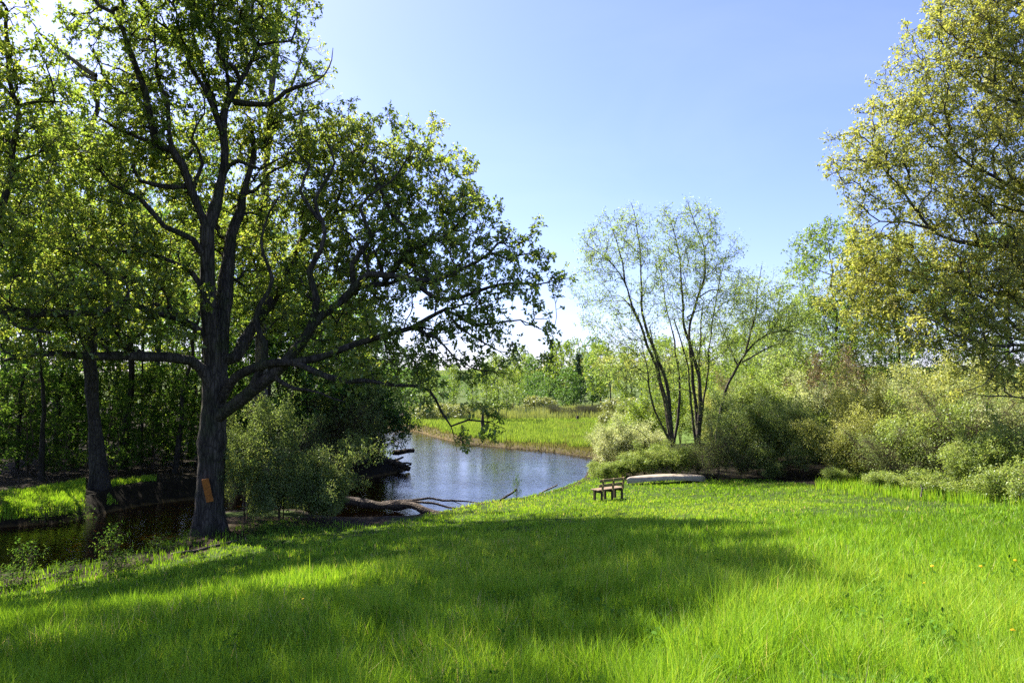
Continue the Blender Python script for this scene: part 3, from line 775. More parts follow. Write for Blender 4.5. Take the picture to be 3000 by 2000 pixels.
    for i, d in enumerate(ds):
        if i in (1, 4): continue
        s = Skel(50 + i)
        r = (0.06, 0, 0.085, 0.07, 0, 0.045, 0.03)[i]
        limb_px(s, d, r, 0.012, wob=0.02, step=0.25)
        if i == 0:
            limb_px(s, [(948, 222, 24), (915, 225, 24.2), (880, 255, 24.4), (862, 310, 24.5)], 0.03, 0.02, wob=0.02)
            limb_px(s, [(900, 262, 24.2), (940, 240, 24.3), (942, 232, 24.3)], 0.02, 0.008)
        if i == 2: limb_px(s, [(168, 143, 23), (170, 125, 23), (166, 112, 23)], 0.04, 0.03)
        me = s.mesh("dead_branch", M['dead_wood'], 0.01)
        me.transform(Matrix.Translation(Vector(-base)))
        o = link("dead_branch", me, root)
        o['label'] = "bare grey dead branch poking out of the leaves"
    return root
build_oak()

# ------------------------------------------------------------------ the second big tree, its trunk at the far stream bank
def build_second():
    b = P(292, 1470, 31.5); b[2] = H(b[0], b[1]) - 0.15
    root = thing("oak_tree", b, "dark broad trunk with swollen roots standing in the stream edge, between two sunlit grass patches", "tree")
    sk = Skel(31)
    sk.limb([b, P(290, 1400, 31.5), P(280, 1260, 31.6), P(268, 1120, 31.8), P(268, 1000, 32), P(275, 800, 32.2), P(265, 600, 32.5), P(270, 400, 32.5), P(290, 250, 32.5)], 0.33, 0.10, wob=0.05, block_to=7.0)
    limb_px(sk, [(268, 1040, 31.9), (220, 960, 31.5), (150, 880, 31), (60, 830, 30.5)], 0.20, 0.06)
    limb_px(sk, [(270, 960, 32), (330, 860, 32), (400, 760, 32), (450, 640, 32)], 0.2, 0.06)
    limb_px(sk, [(270, 700, 32.2), (200, 560, 32), (120, 420, 31.6)], 0.16, 0.05)
    blobs = PB([(100, 780, 30.5, 3.0), (270, 850, 32, 2.8), (430, 700, 32, 3), (100, 480, 31.5, 3.4), (290, 480, 33, 3.0), (480, 900, 32, 2), (180, 980, 31, 1.6)])
    A = blob_points(blobs, 0.80, sk.rng, 0.3, 0.85, 0.46, 1.6)
    sk.grow(A, 0.28, 0.45, 0.12)
    finish_tree(root, sk, "", M['bark'], M['oak_leaf'], 4, 0.42, 9, 0.17, sk.rng, 0.007, 0.013, 2.2, flare=0.6, ridges=0.02, ground=b[2], maxsides=20, droop=0.3, clump=2.5)
build_second()

def build_edge_oak():
    b = np.array([-19.5, 20.3, 0]); b[2] = H(b[0], b[1]) - 0.15
    root = thing("oak_tree", b, "oak reaching in from the frame edge with a thick dark limb over the stream", "tree")
    sk = Skel(41)
    t = b + np.array((0, 0, 6.2))
    sk.limb([b, b + np.array((0.1, 0, 3)), t, t + np.array((0.2, 0.3, 5)), t + np.array((0.4, 0.4, 9))], 0.5, 0.14, wob=0.05, block_to=6)
    sk.limb([t + np.array((0, 0, 0.3)), P(-60, 900, 20.2), P(0, 905, 20.0), P(90, 915, 19.9), P(190, 922, 20.1), P(300, 905, 20.4), P(380, 870, 20.6)], 0.30, 0.07, wob=0.03)
    sk.limb([t + np.array((0, 0, 1.0)), P(-80, 700, 20), P(-20, 690, 19.8), P(20, 560, 19.6), P(50, 390, 19.6), P(52, 310, 19.6), P(22, 230, 19.6), P(18, 120, 19.6), P(10, 20, 19.6)], 0.17, 0.05, wob=0.03)
    limb_px(sk, [(52, 310, 19.6), (100, 290, 19.5), (150, 290, 19.5), (146, 230, 19.5), (148, 180, 19.5)], 0.06, 0.02)
    limb_px(sk, [(0, 905, 20), (60, 960, 19.6), (130, 975, 19.4)], 0.1, 0.04)
    blobs = PB([(10, 200, 19.5, 1.5), (120, 220, 19.8, 1.5), (30, 420, 19.5, 1.6), (150, 420, 20, 1.6), (60, 620, 19.6, 1.7), (-80, 500, 19.5, 2.5), (-150, 250, 19.5, 2.5), (180, 880, 20.2, 1.2, .8), (320, 860, 20.5, 1.0), (60, 860, 19.8, 1.4), (-120, 850, 19.5, 2), (30, 60, 19.5, 1.1)]) + [(-15, 13.5, 16, 1.7, .8), (-18, 14, 16, 1.9, .8), (-17, 17, 18, 2.0, .8), (-21.5, 20, 8, 2.4), (-20.5, 17.3, 7.5, 2.2), (-23.5, 23, 10, 3.0, 1.2), (-24.5, 19, 9.5, 2.5), (-22, 21, 12.5, 2.5)]
    A = blob_points(blobs, 0.57, sk.rng, 0.3, 0.85, 0.40, 1.1)
    sk.grow(A, 0.28, 0.33, 0.12)
    finish_tree(root, sk, "", M['oak_bark'], M['oak_leaf'], 5, 0.28, 10, 0.14, sk.rng, 0.008, 0.013, 2.15, flare=0.5, ground=b[2], droop=0.3, clump=2.0, tone_c=0.5)
build_edge_oak()

# pale straight trunk behind the oak
def build_pale():
    b = np.array(P(770, 1380, 33)); b[2] = H(b[0], b[1]) - 0.1
    root = thing("tall_tree", b, "tall straight pale-barked tree rising behind the fork of the huge oak", "tree")
    sk = Skel(51)
    sk.limb([b, P(765, 1000, 33), P(770, 700, 33), P(785, 430, 33), P(800, 230, 33), P(815, 60, 33), P(825, -60, 33)], 0.36, 0.10, wob=0.03, block_to=9.5)
    limb_px(sk, [(790, 400, 33), (840, 300, 32.8), (870, 200, 32.6), (905, 120, 32.6)], 0.12, 0.03)
    limb_px(sk, [(785, 470, 33), (760, 360, 33), (742, 250, 33)], 0.12, 0.03)
    blobs = PB([(880, 180, 32.6, 1.6, .6), (800, 120, 33, 1.7, .6), (860, 300, 32.6, 1.2, .7), (750, 300, 33, 1.6, .7), (700, 650, 33, 2.4), (850, 620, 33, 2.5), (820, 830, 33, 2.3), (900, 450, 33, 1.7), (1000, 420, 33.5, 1.6), (980, 300, 33.5, .9), (720, 850, 33, 2)])
    A = blob_points(blobs, 0.70, sk.rng, 0.3, 0.9, 0.42, 1.4)
    sk.grow(A, 0.3, 0.45, 0.12)
    finish_tree(root, sk, "", M['pale_bark'], M['oak_leaf'], 4, 0.45, 9, 0.16, sk.rng, 0.007, 0.011, 2.3, flare=0.3, ground=b[2], droop=0.25, clump=2.0, tone_c=0.5)
build_pale()

# ------------------------------------------------------------------ repeatable trees and shrubs
def make_tree(seed, h, clear, rad, leafmat, bark, L, n_leaf, n_side=4, spacing=0.8, tr=0.2, shape='oval', gaps=0.38, stems=1, twl=0.5, lean=0.0, minr=0.0, stem='trunk', foliage='crown', tip=0.011, w=0.3, shoots=0, shoot_len=0.9, **kw):
    """Meshes of one tree with its base at the origin."""
    sk = Skel(seed); rng = sk.rng
    top = np.array((rng.normal(0, 0.03) * h + lean * h, rng.normal(0, 0.03) * h, h * 0.93))
    for s in range(stems):
        a = rng.random() * 6.28
        sp = np.array((math.cos(a), math.sin(a), 0)) * (rad * 0.55 * rng.random() if stems > 1 else 0)
        t = top + sp * 1.0; t[2] *= 1 - 0.35 * rng.random() * (stems > 1)
        b0 = np.array((0, 0, -0.15)) if s == 0 else np.array((0, 0, -0.05)) + sp * 0.12
        pts = [b0, b0 * 0.5 + t * 0.35 * np.array((0.3, 0.3, 1)) + rng.normal(0, 0.012 * h, 3), t * 0.7 + rng.normal(0, 0.02 * h, 3) * np.array((1, 1, 0)), t]
        pts[1][2] = t[2] * 0.33
        sk.limb(pts, tr * (1 if s == 0 else 0.8), max(tr * 0.12, 0.008), step=max(0.25, h * 0.03), wob=0.004 * h, block_to=clear * 0.9)
    n = int(1.25 * (h - clear) * rad * rad / spacing ** 3) + 12
    z = clear + (h - clear) * rng.random(n * 2)
    t = (z - clear) / (h - clear)
    if shape == 'oval': pr = np.sin(np.clip(t * 0.92 + 0.06, 0, 1) * math.pi) ** 0.55
    elif shape == 'dome': pr = np.sqrt(np.clip(1 - t ** 2.2, 0, 1))
    elif shape == 'cone': pr = np.clip(1 - t, 0, 1) ** 0.8 * 0.95 + 0.06
    elif shape == 'vase': pr = (0.45 + 0.65 * t) * np.sqrt(np.clip(1 - t ** 5, 0, 1))
    else: pr = np.sin(np.clip(t, 0, 1) * math.pi) ** 0.35 * 0.8 + 0.1
    ang = rng.random(n * 2) * 6.28
    lump = 0.45 + 1.0 * smoothnoise(np.stack([np.cos(ang) * 2 + 5, np.sin(ang) * 2 + 5, z / max(rad, .5) * 1.8], 1), seed, 0.7, 2)
    rr = pr * rad * lump * (0.25 + 0.75 * rng.random(n * 2) ** 0.5)
    cx = top[0] * z / h; cyy = top[1] * z / h
    A = np.stack([cx + np.cos(ang) * rr, cyy + np.sin(ang) * rr, z + rng.normal(0, .1, n * 2)], 1)
    A = A[smoothnoise(A, seed + 3, max(0.5, rad * 0.45), 2) > gaps][:n]
    if shape == 'lobes':
        lobes = []
        for k in range(9):
            a2 = k * 2.4 + rng.random(); q = rng.random() ** 0.6 * rad * 0.75
            hz = clear + (h - clear) * (0.25 + 0.62 * rng.random()) * (1 - 0.45 * (q / rad) ** 2)
            lobes.append((math.cos(a2) * q, math.sin(a2) * q, hz, rad * (0.28 + 0.22 * rng.random())))
        A = blob_points(lobes, spacing, rng, 0.45, 0.8, gaps, rad * 0.35)
        A = A[A[:, 2] > max(0.1, clear * 0.8)]
    sk.grow(A, w, max(0.3, spacing * 0.6), 0.12, 0.02)
    for k in range(shoots):                                      # long arching sprays that break the outline
        t0 = sk.tips[int(rng.integers(len(sk.tips)))]
        o = norm(np.array((t0[0], t0[1], 0.35 * h + 0.8 * rng.random() * h)) * np.array((1, 1, 0.6)) + rng.normal(0, 0.3, 3))
        ln = shoot_len * (0.5 + 0.8 * rng.random())
        p1 = t0 + o * ln * 0.5 + np.array((0, 0, 0.10 * ln)); p2 = t0 + o * ln + np.array((0, 0, -0.10 * ln))
        m0 = sk.n
        sk.limb([t0, p1, p2], 0.009, 0.004, step=0.16, wob=0.01, tip=True)
        for q in range(m0, sk.n): sk.tips.append(sk.p[q].copy()); sk.tipdir.append(o)
    S, E, ax = tufts(sk.tips, sk.tipdir, n_side, twl, rng)
    tm = sk.mesh(stem, bark, tip, 2.3, minr=minr, twigs=(S, E, tip * 0.6))
    lm = leaves(foliage, E, ax, n_leaf, L, leafmat, rng, **kw)
    return tm, lm, stem, foliage

def place(kind, name, x, y, label, cat, group=None, rz=0.0, s=1.0, z=None, sz=None):
    tm, lm, sn, fn = kind
    zz = H(x, y) if z is None else z
    r = thing(name, (x, y, zz), label, cat, group, rz, (s, s, sz if sz else s))
    link(sn, tm, r); link(fn, lm, r)
    return r

ORD = ["first", "second", "third", "fourth", "fifth", "sixth", "seventh", "eighth", "ninth", "tenth", "eleventh", "twelfth"]

# --- the shaded forest across the stream
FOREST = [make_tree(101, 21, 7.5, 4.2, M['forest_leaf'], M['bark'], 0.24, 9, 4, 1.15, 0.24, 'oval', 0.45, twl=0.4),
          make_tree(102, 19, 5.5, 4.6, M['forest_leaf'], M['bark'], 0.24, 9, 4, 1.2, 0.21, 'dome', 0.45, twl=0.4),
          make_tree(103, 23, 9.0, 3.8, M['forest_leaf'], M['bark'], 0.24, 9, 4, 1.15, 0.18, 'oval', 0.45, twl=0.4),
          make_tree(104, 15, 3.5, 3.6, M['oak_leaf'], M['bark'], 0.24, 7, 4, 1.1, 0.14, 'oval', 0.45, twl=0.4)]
rows = [("beside the far stream bank", [(-40, 30), (60, 36), (135, 33), (178, 38), (372, 37), (420, 39), (520, 36), (560, 42), (700, 41)]),
        ("in the second row behind the stream", [(-120, 46), (20, 48), (100, 50), (215, 46), (330, 52), (470, 49), (590, 52), (690, 50), (790, 47), (868, 46), (985, 50)]),
        ("deep in the shaded wood", [(-60, 62), (60, 66), (160, 60), (280, 68), (380, 62), (500, 70), (600, 64), (720, 66), (830, 62), (930, 60)]),
        ("at the back of the wood", [(0, 88), (110, 94), (230, 84), (340, 96), (450, 86), (560, 95), (680, 88), (780, 92), (880, 86), (970, 80), (1040, 72)])]
for rn, (where, lst) in enumerate(rows):
    for i, (u, d) in enumerate(lst):
        x, y = P(u, 1140, d)[:2]
        k = (i * 3 + rn) % 4
        s = (0.88 + 0.26 * RNG.random()) * (0.72 if u > 850 else 0.85 if u > 640 else 1.0) * (0.78 if rn == 0 else 1.0)
        look = ("straight dark trunk", "domed dark tree", "slim high-crowned trunk", "shorter leafy tree")[k]
        place(FOREST[k], "forest_tree", x, y, f"{look} {where}, {ORD[min(i, 11)]} from the edge", "tree", "trees of the wood across the stream", RNG.random() * 6.28, s)

SAPL = [make_tree(111, 4.2, 0.5, 1.7, M['shade_dark_leaf'], M['twig_bark'], 0.15, 8, 4, 0.55, 0.04, 'oval', 0.45, 2, 0.3, clump=0.8, stem='stem', foliage='foliage'),
        make_tree(112, 6.0, 0.8, 2.2, M['shade_dark_leaf'], M['twig_bark'], 0.17, 8, 4, 0.70, 0.06, 'oval', 0.45, 2, 0.35, clump=1.0, stem='stem', foliage='foliage')]
sap = [(-60, 31.5), (90, 34.5), (200, 34), (330, 39), (455, 37), (500, 42), (30, 41), (270, 44), (400, 45), (560, 47), (130, 47), (640, 44), (-20, 52), (180, 55), (340, 57), (480, 56), (620, 58), (740, 52), (830, 55), (920, 54), (1000, 47), (90, 64), (250, 74), (420, 75), (560, 74), (700, 76), (850, 72), (970, 66), (-30, 35), (60, 38), (170, 38), (240, 40), (350, 34.5), (420, 43), (540, 40), (600, 37), (660, 39), (110, 43), (740, 44), (310, 49)]
for i, (u, d) in enumerate(sap):
    x, y = P(u, 1140, d)[:2]
    where = ("in the dim wood near the stream bank", "in the middle of the dim wood", "in the far depth of the dim wood")[0 if i < 6 else 1 if i < 15 else 2]
    j = i if i < 6 else i - 6 if i < 15 else i - 15
    place(SAPL[i % 2], "sapling", x, y, f"{('low', 'head-high')[i % 2]} leafy sapling {where}, {ORD[min(j, 11)] if j < 12 else 'last'} of its row", "sapling", "saplings under the wood", RNG.random() * 6.28, 0.8 + 0.5 * RNG.random())

# --- mid trees over the far bank, between the oak and the pond
BANKT = [make_tree(121, 12.5, 1.2, 4.4, M['forest_leaf'], M['bark'], 0.20, 10, 4, 0.82, 0.22, 'oval', 0.38, 1, 0.45),
         make_tree(122, 9.5, 1.0, 3.6, M['grey_leaf'], M['bark'], 0.18, 10, 4, 0.75, 0.16, 'dome', 0.38, 1, 0.4)]
for k, u, d, s, lab in [(0, 900, 44, 1.0, "rounded deep green tree leaning over the bank shrubs beside the pond"),
                        (1, 1010, 43, 1.0, "grey-green domed tree above the pond corner, with the stump near its foot"),
                        (0, 1085, 56, 0.86, "green tree standing behind the domed one at the pond bend"),
                        (0, 800, 40, 0.95, "dark leafy tree just behind the large grey bush")]:
    x, y = P(u, 1140, d)[:2]
    place(BANKT[k], "bank_tree", x, y, lab, "tree", None, k + u, s)

# --- shrubs: variants
SH = dict(
    grey=make_tree(201, 3.3, 0.15, 2.1, M['grey_leaf'], M['twig_bark'], 0.085, 12, 5, 0.30, 0.03, 'lobes', 0.36, 6, 0.26, shoots=40, shoot_len=0.80, stem='stem', foliage='foliage', tip=0.005, clump=0.9, spread=0.09),
    green=make_tree(202, 3.2, 0.1, 2.2, M['shrub_leaf'], M['twig_bark'], 0.095, 11, 5, 0.31, 0.03, 'lobes', 0.36, 6, 0.28, shoots=40, shoot_len=0.80, stem='stem', foliage='foliage', tip=0.005, clump=0.8, spread=0.09),
    pale=make_tree(203, 2.6, 0.1, 1.8, M['pale_leaf'], M['twig_bark'], 0.085, 11, 5, 0.29, 0.025, 'lobes', 0.36, 6, 0.30, shoots=55, shoot_len=0.90, stem='stem', foliage='foliage', tip=0.005, clump=0.7, spread=0.09),
    yellow=make_tree(204, 3.0, 0.1, 2.1, M['yellow_leaf'], M['twig_bark'], 0.085, 11, 5, 0.31, 0.03, 'lobes', 0.36, 6, 0.34, shoots=60, shoot_len=1.10, stem='stem', foliage='foliage', tip=0.005, clump=0.8, spread=0.10),
    bare=make_tree(205, 3.0, 0.3, 1.9, M['grey_leaf'], M['twig_bark'], 0.07, 4, 7, 0.30, 0.03, 'lobes', 0.30, 8, 0.5, shoots=45, shoot_len=0.90, stem='stem', foliage='foliage', tip=0.007, clump=0.8, spread=0.12),
    arch=make_tree(209, 3.4, 0.7, 2.4, M['grey_leaf'], M['twig_bark'], 0.085, 11, 5, 0.31, 0.03, 'lobes', 0.36, 6, 0.3, shoots=50, shoot_len=1.00, stem='stem', foliage='foliage', tip=0.005, clump=0.8, spread=0.09),
    weed=make_tree(210, 0.9, 0.05, 0.5, M['shade_dark_leaf'], M['twig_bark'], 0.065, 4, 4, 0.22, 0.008, 'oval', 0.42, 5, 0.16, stem='stem', foliage='foliage', tip=0.003, clump=0.4, spread=0.04),
    low=make_tree(206, 1.5, 0.05, 1.2, M['shrub_leaf'], M['twig_bark'], 0.09, 9, 4, 0.26, 0.015, 'lobes', 0.36, 7, 0.22, shoots=34, shoot_len=0.60, stem='stem', foliage='foliage', tip=0.004, clump=0.5, spread=0.07),
    red=make_tree(207, 4.5, 0.5, 2.6, M['red_leaf'], M['twig_bark'], 0.08, 6, 7, 0.45, 0.04, 'lobes', 0.36, 5, 0.5, shoots=40, shoot_len=1.10, stem='stem', foliage='foliage', tip=0.008, clump=1.0, spread=0.12),
    bright=make_tree(208, 4.0, 0.3, 2.4, M['bright_leaf'], M['twig_bark'], 0.11, 11, 5, 0.42, 0.04, 'lobes', 0.36, 4, 0.35, shoots=30, shoot_len=0.90, stem='stem', foliage='foliage', tip=0.006, clump=0.9, spread=0.10))

def shrub(kind, u, d, s, label, sz=None, name="shrub", cat="shrub", rz=None):
    x, y = P(u, 1140, d)[:2]
    return place(SH[kind], name, x, y, label, cat, None, (u * 0.37) % 6.28 if rz is None else rz, s, sz=sz)

shrub('grey', 830, 26.3, 1.02, "large grey-green bush hanging over the water beside the oak trunk", 1.28)
shrub('grey', 728, 25.4, 0.62, "grey-green bush between the oak trunk and the larger bush", 1.0)
shrub('grey', 915, 25.9, 0.55, "small grey bush at the foot of the large bush, by the fallen log", 0.7)
shrub('bare', 985, 41, 1.15, "brownish twiggy bush on the far bank behind the large grey bush", 1.35)
shrub('bare', 1050, 43, 0.8, "low twiggy bush beside the stump at the pond bend")
shrub('grey', 1095, 44.5, 0.55, "small drab bush at the water edge below the stump", 0.5)
shrub('bare', 905, 38.5, 0.9, "dim twiggy bush over the dark water behind the log")
shrub('grey', 960, 47, 1.2, "drab bush at the back of the far bank under the domed tree")
shrub('green', 1020, 49, 1.0, "green bush on the far bank under the overhanging branches")

shrub('pale', 1815, 44, 1.0, "silvery pale bush at the pond edge behind the bench", 1.05)
shrub('pale', 1770, 46, 0.6, "small silvery bush nearest the pond water", 0.8)
shrub('green', 1885, 38.5, 0.68, "green bush just behind the front end of the canoe", 0.52)
shrub('green', 1965, 38.6, 0.66, "green bush behind the middle of the canoe", 0.50)
shrub('bare', 2040, 38.2, 0.75, "brown twiggy bush at the feet of the upright stems", 0.62)
shrub('bare', 2100, 37.2, 0.7, "brown twiggy bush past the far end of the canoe", 0.95)
shrub('bare', 2165, 36.7, 0.5, "low brown twiggy bush where the lawn meets the dark hollow", 0.55)
shrub('grey', 2235, 36.2, 0.42, "low grey-green bush at the mouth of the dark hollow", 0.45)
shrub('arch', 2215, 37.6, 1.0, "grey-green arching bush over the dark hollow", 1.0)
shrub('bare', 2270, 40.5, 0.8, "dark twiggy bush deep inside the hollow", 0.8)
shrub('grey', 2150, 43.5, 1.25, "tall grey-green bush behind the dark hollow", 1.35)
shrub('green', 2300, 44, 1.3, "tall green bush in the second row behind the dark hollow", 1.45)
shrub('arch', 2350, 36.3, 0.85, "grey-green bush hanging over the hollow from behind", 0.95)
shrub('yellow', 2480, 33.0, 0.82, "bright yellow-green bush on the edge of the dark hollow", 0.85)
shrub('yellow', 2545, 36.0, 1.05, "tall yellow-green bush with feathery arching sprays", 1.3)
shrub('bare', 2600, 30.5, 0.85, "brown twiggy bush in front of the tall yellow-green one", 0.75)
shrub('green', 2680, 30.5, 1.0, "green leafy bush at the lawn edge, brown stems showing below", 1.0)
shrub('pale', 2700, 36.5, 1.35, "tall pale green bush in the back of the thicket", 1.7)
shrub('bare', 2800, 29.0, 1.1, "dark brown tangled bush in the middle of the thicket", 1.2)
shrub('green', 2830, 26.0, 0.62, "small fresh green bush on the lawn edge beside a pale twig", 0.65)
shrub('yellow', 2860, 33.5, 1.2, "yellowish bush behind the brown tangle", 1.5)
shrub('green', 2950, 25.0, 0.72, "green bush at the edge of the picture in front of the thicket", 0.8)
shrub('pale', 3010, 28.5, 1.0, "pale green bush at the frame edge behind the front green bush", 1.2)
shrub('bare', 2960, 30.5, 1.1, "dark twiggy bush below the long low branches", 1.25)
shrub('green', 2400, 50, 1.5, "broad green bush far back under the drooping oak crown", 1.8)
shrub('pale', 2390, 44, 1.35, "pale feathery bush rising behind the dark hollow", 1.7)
shrub('bright', 2260, 49, 1.15, "bright green bush between the leaning stem and the pale feathery bush", 1.2)
shrub('pale', 2580, 40, 1.3, "tall pale bush under the tip of the olive crown", 1.7)
shrub('red', 2200, 54, 1.1, "reddish budding bush behind the leaning stem", 1.1)
shrub('red', 2340, 50, 1.15, "reddish-brown budding bush behind the tall green bush", 1.35)
shrub('red', 2500, 43, 1.0, "reddish budding bush below the big crown", 1.4)
shrub('yellow', 2100, 52, 1.0, "soft yellow-green bush behind the upright stems", 1.1)
shrub('bright', 1900, 54, 1.0, "bright green bush behind the two dark-barked stems", 1.1)
shrub('bright', 1990, 60, 1.15, "bright green bush further back behind the stems", 1.2)
shrub('bright', 2060, 66, 1.4, "large bright green bush deep behind the stems", 1.4)
shrub('green', 1830, 58, 0.9, "green bush on the meadow edge beside the arching bare branch")
for i, (u, d, s) in enumerate([(1745, 40.5, .5), (1765, 39, .55), (1800, 39.5, .6), (1850, 39.3, .55)]):
    shrub('low', u, d, s, ("tiny leafy clump at the water edge past the bench", "second low clump from the water, behind the bench", "low leafy clump between bench and silvery bush", "low leafy clump at the tip of the canoe")[i], name="low_plant", cat="plant")
for i, (u, d, s, sz, lab) in enumerate([(2640, 27.2, .6, .5, "low leafy clump where the lawn meets brown twigs"), (2740, 25.6, .7, .6, "low green clump beside the pale bare twig"),
                                   (2900, 23.8, .7, .7, "low glossy clump in front of the green frame-edge bush"), (2990, 22.8, .8, .9, "leafy clump at the frame edge of the lawn"), (2440, 31.8, .55, .5, "low yellowish clump under the bright bush"),
                                   (2560, 29.0, .55, .5, "low clump at the bare patch of the lawn edge")]):
    shrub('low', u, d, s, lab, sz, name="low_plant", cat="plant")

# leafy plants on the dim near bank
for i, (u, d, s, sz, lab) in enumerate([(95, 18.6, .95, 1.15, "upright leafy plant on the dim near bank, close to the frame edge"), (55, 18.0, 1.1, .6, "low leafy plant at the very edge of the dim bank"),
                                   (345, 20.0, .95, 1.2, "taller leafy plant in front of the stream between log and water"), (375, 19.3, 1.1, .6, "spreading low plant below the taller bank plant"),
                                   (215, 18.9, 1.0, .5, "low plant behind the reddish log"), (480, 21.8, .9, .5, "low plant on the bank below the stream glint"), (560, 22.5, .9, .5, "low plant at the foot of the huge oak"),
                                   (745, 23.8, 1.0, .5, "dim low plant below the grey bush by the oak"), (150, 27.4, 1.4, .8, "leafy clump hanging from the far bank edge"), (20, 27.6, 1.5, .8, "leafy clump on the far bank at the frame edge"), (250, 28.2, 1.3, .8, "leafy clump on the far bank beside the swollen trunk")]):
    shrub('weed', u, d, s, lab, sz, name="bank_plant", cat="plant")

# ------------------------------------------------------------------ the airy trees by the pond
def stems_tree(seed, name, label, base, limbs, blobs, spacing, leafmat, bark, nl, L, gaps=0.34, back=0.0, tw=0.4, n_side=5, tip=0.0092, cat="tree", e=2.3, **kw):
    base = (base[0], base[1], base[2] + back)
    blobs = [(b_[0], b_[1], b_[2] + back) + tuple(b_[3:]) for b_ in blobs]
    b = P(*base); b[2] = H(b[0], b[1]) - 0.1
    root = thing(name, b, label, cat)
    sk = Skel(seed)
    for i, (pts, r0, r1) in enumerate(limbs):
        q = [P(p[0], p[1], p[2] + back) for p in pts]
        if i == 0: q = [b] + q
        sk.limb(q, r0, r1, wob=0.025, block_to=b[2] + 2.2, tip=r1 < 0.03)
    A = blob_points(PB(blobs), spacing, sk.rng, 0.25, 0.95, gaps, 1.2)
    sk.grow(A, 0.42, 0.35, 0.08, 0.03)
    finish_tree(root, sk, "", bark, leafmat, n_side, tw, nl, L, sk.rng, tip * 0.55, tip, e, **kw)
    return root

stems_tree(61, "maple_tree", "airy spring tree with several dark stems leaning toward the pond", (1972, 1320, 38.5),
    [([(1965, 1220, 38.5), (1950, 1110, 38.5), (1918, 1030, 38.4), (1891, 959, 38.3), (1880, 890, 38.2), (1877, 745, 38.2), (1870, 684, 38.2), (1853, 596, 38.2)], 0.17, 0.02),
     ([(1968, 1300, 38.3), (1938, 1130, 38.2), (1900, 1010, 38), (1853, 894, 37.8), (1826, 818, 37.6), (1788, 768, 37.4), (1723, 718, 37.3), (1700, 690, 37.2)], 0.14, 0.015),
     ([(1830, 825, 37.6), (1824, 770, 37.7), (1808, 710, 37.8), (1792, 660, 37.8)], 0.06, 0.015),
     ([(1972, 1310, 38.8), (1990, 1180, 39.0), (1985, 1060, 39.2), (1960, 940, 39.4), (1940, 820, 39.5), (1930, 740, 39.5)], 0.09, 0.02),
     ([(1975, 1310, 38.3), (1955, 1200, 38.0), (1925, 1060, 37.8), (1905, 960, 37.6)], 0.11, 0.03),
     ([(1880, 960, 37.9), (1845, 895, 38.2), (1810, 866, 38.6), (1775, 870, 38.8), (1745, 890, 39)], 0.05, 0.015),
     ([(1968, 1300, 38.3), (1930, 1230, 38.2), (1910, 1180, 38), (1895, 1080, 37.8), (1880, 1000, 37.8)], 0.08, 0.02)],
    [(1800, 720, 37.5, 2.2), (1860, 670, 38.2, 1.5), (1735, 830, 37.6, 1.7), (1740, 720, 37.3, 1.0), (1900, 800, 38.5, 1.8), (1760, 930, 38.5, 1.6), (1880, 930, 38.5, 1.8), (1830, 1060, 37.5, 1.8), (1930, 1050, 39, 1.6)],
    0.52, M['spring_leaf'], M['maple_bark'], 6, 0.11, back=2.0, dirspread=0.9, spread=0.08, clump=1.2)
stems_tree(62, "maple_tree", "airy upright spring tree with straight dark stems behind the canoe", (2042, 1318, 39.0),
    [([(2042, 1220, 39), (2030, 1120, 39), (2022, 1020, 39), (2006, 959, 39), (1996, 806, 39), (1983, 722, 39), (1965, 640, 39)], 0.16, 0.02),
     ([(2045, 1300, 38.8), (2052, 1150, 38.7), (2030, 1040, 38.6), (2020, 960, 38.7), (2044, 875, 38.6), (2063, 814, 38.5), (2062, 730, 38.5), (2044, 676, 38.4), (2015, 600, 38.4)], 0.15, 0.02),
     ([(2048, 1290, 39.3), (2050, 1060, 39.3), (2055, 950, 39.4), (2058, 880, 39.4)], 0.09, 0.03),
     ([(2042, 1305, 39.3), (2066, 1150, 39.5), (2080, 1000, 39.6), (2098, 880, 39.6), (2115, 780, 39.6)], 0.08, 0.02),
     ([(2040, 1305, 38.7), (2022, 1180, 38.6), (2012, 1060, 38.5), (1975, 940, 38.4)], 0.09, 0.03),
     ([(2046, 868, 38.6), (2080, 850, 38.2), (2125, 852, 38), (2160, 866, 37.8)], 0.05, 0.012),
     ([(2012, 930, 38.8), (2060, 905, 38.5), (2110, 895, 38.2)], 0.05, 0.012)],
    [(2010, 680, 38.6, 2.1), (1995, 790, 39, 2.0), (2085, 740, 38.5, 2.0), (2060, 640, 38.5, 1.2), (2110, 830, 38.3, 1.9), (2020, 900, 39.2, 1.9), (2130, 920, 38.4, 1.5), (2070, 1010, 39.4, 1.9), (1985, 1080, 39.6, 1.6)],
    0.52, M['spring_leaf'], M['maple_bark'], 6, 0.11, back=2.0, dirspread=0.9, spread=0.08, clump=1.2)
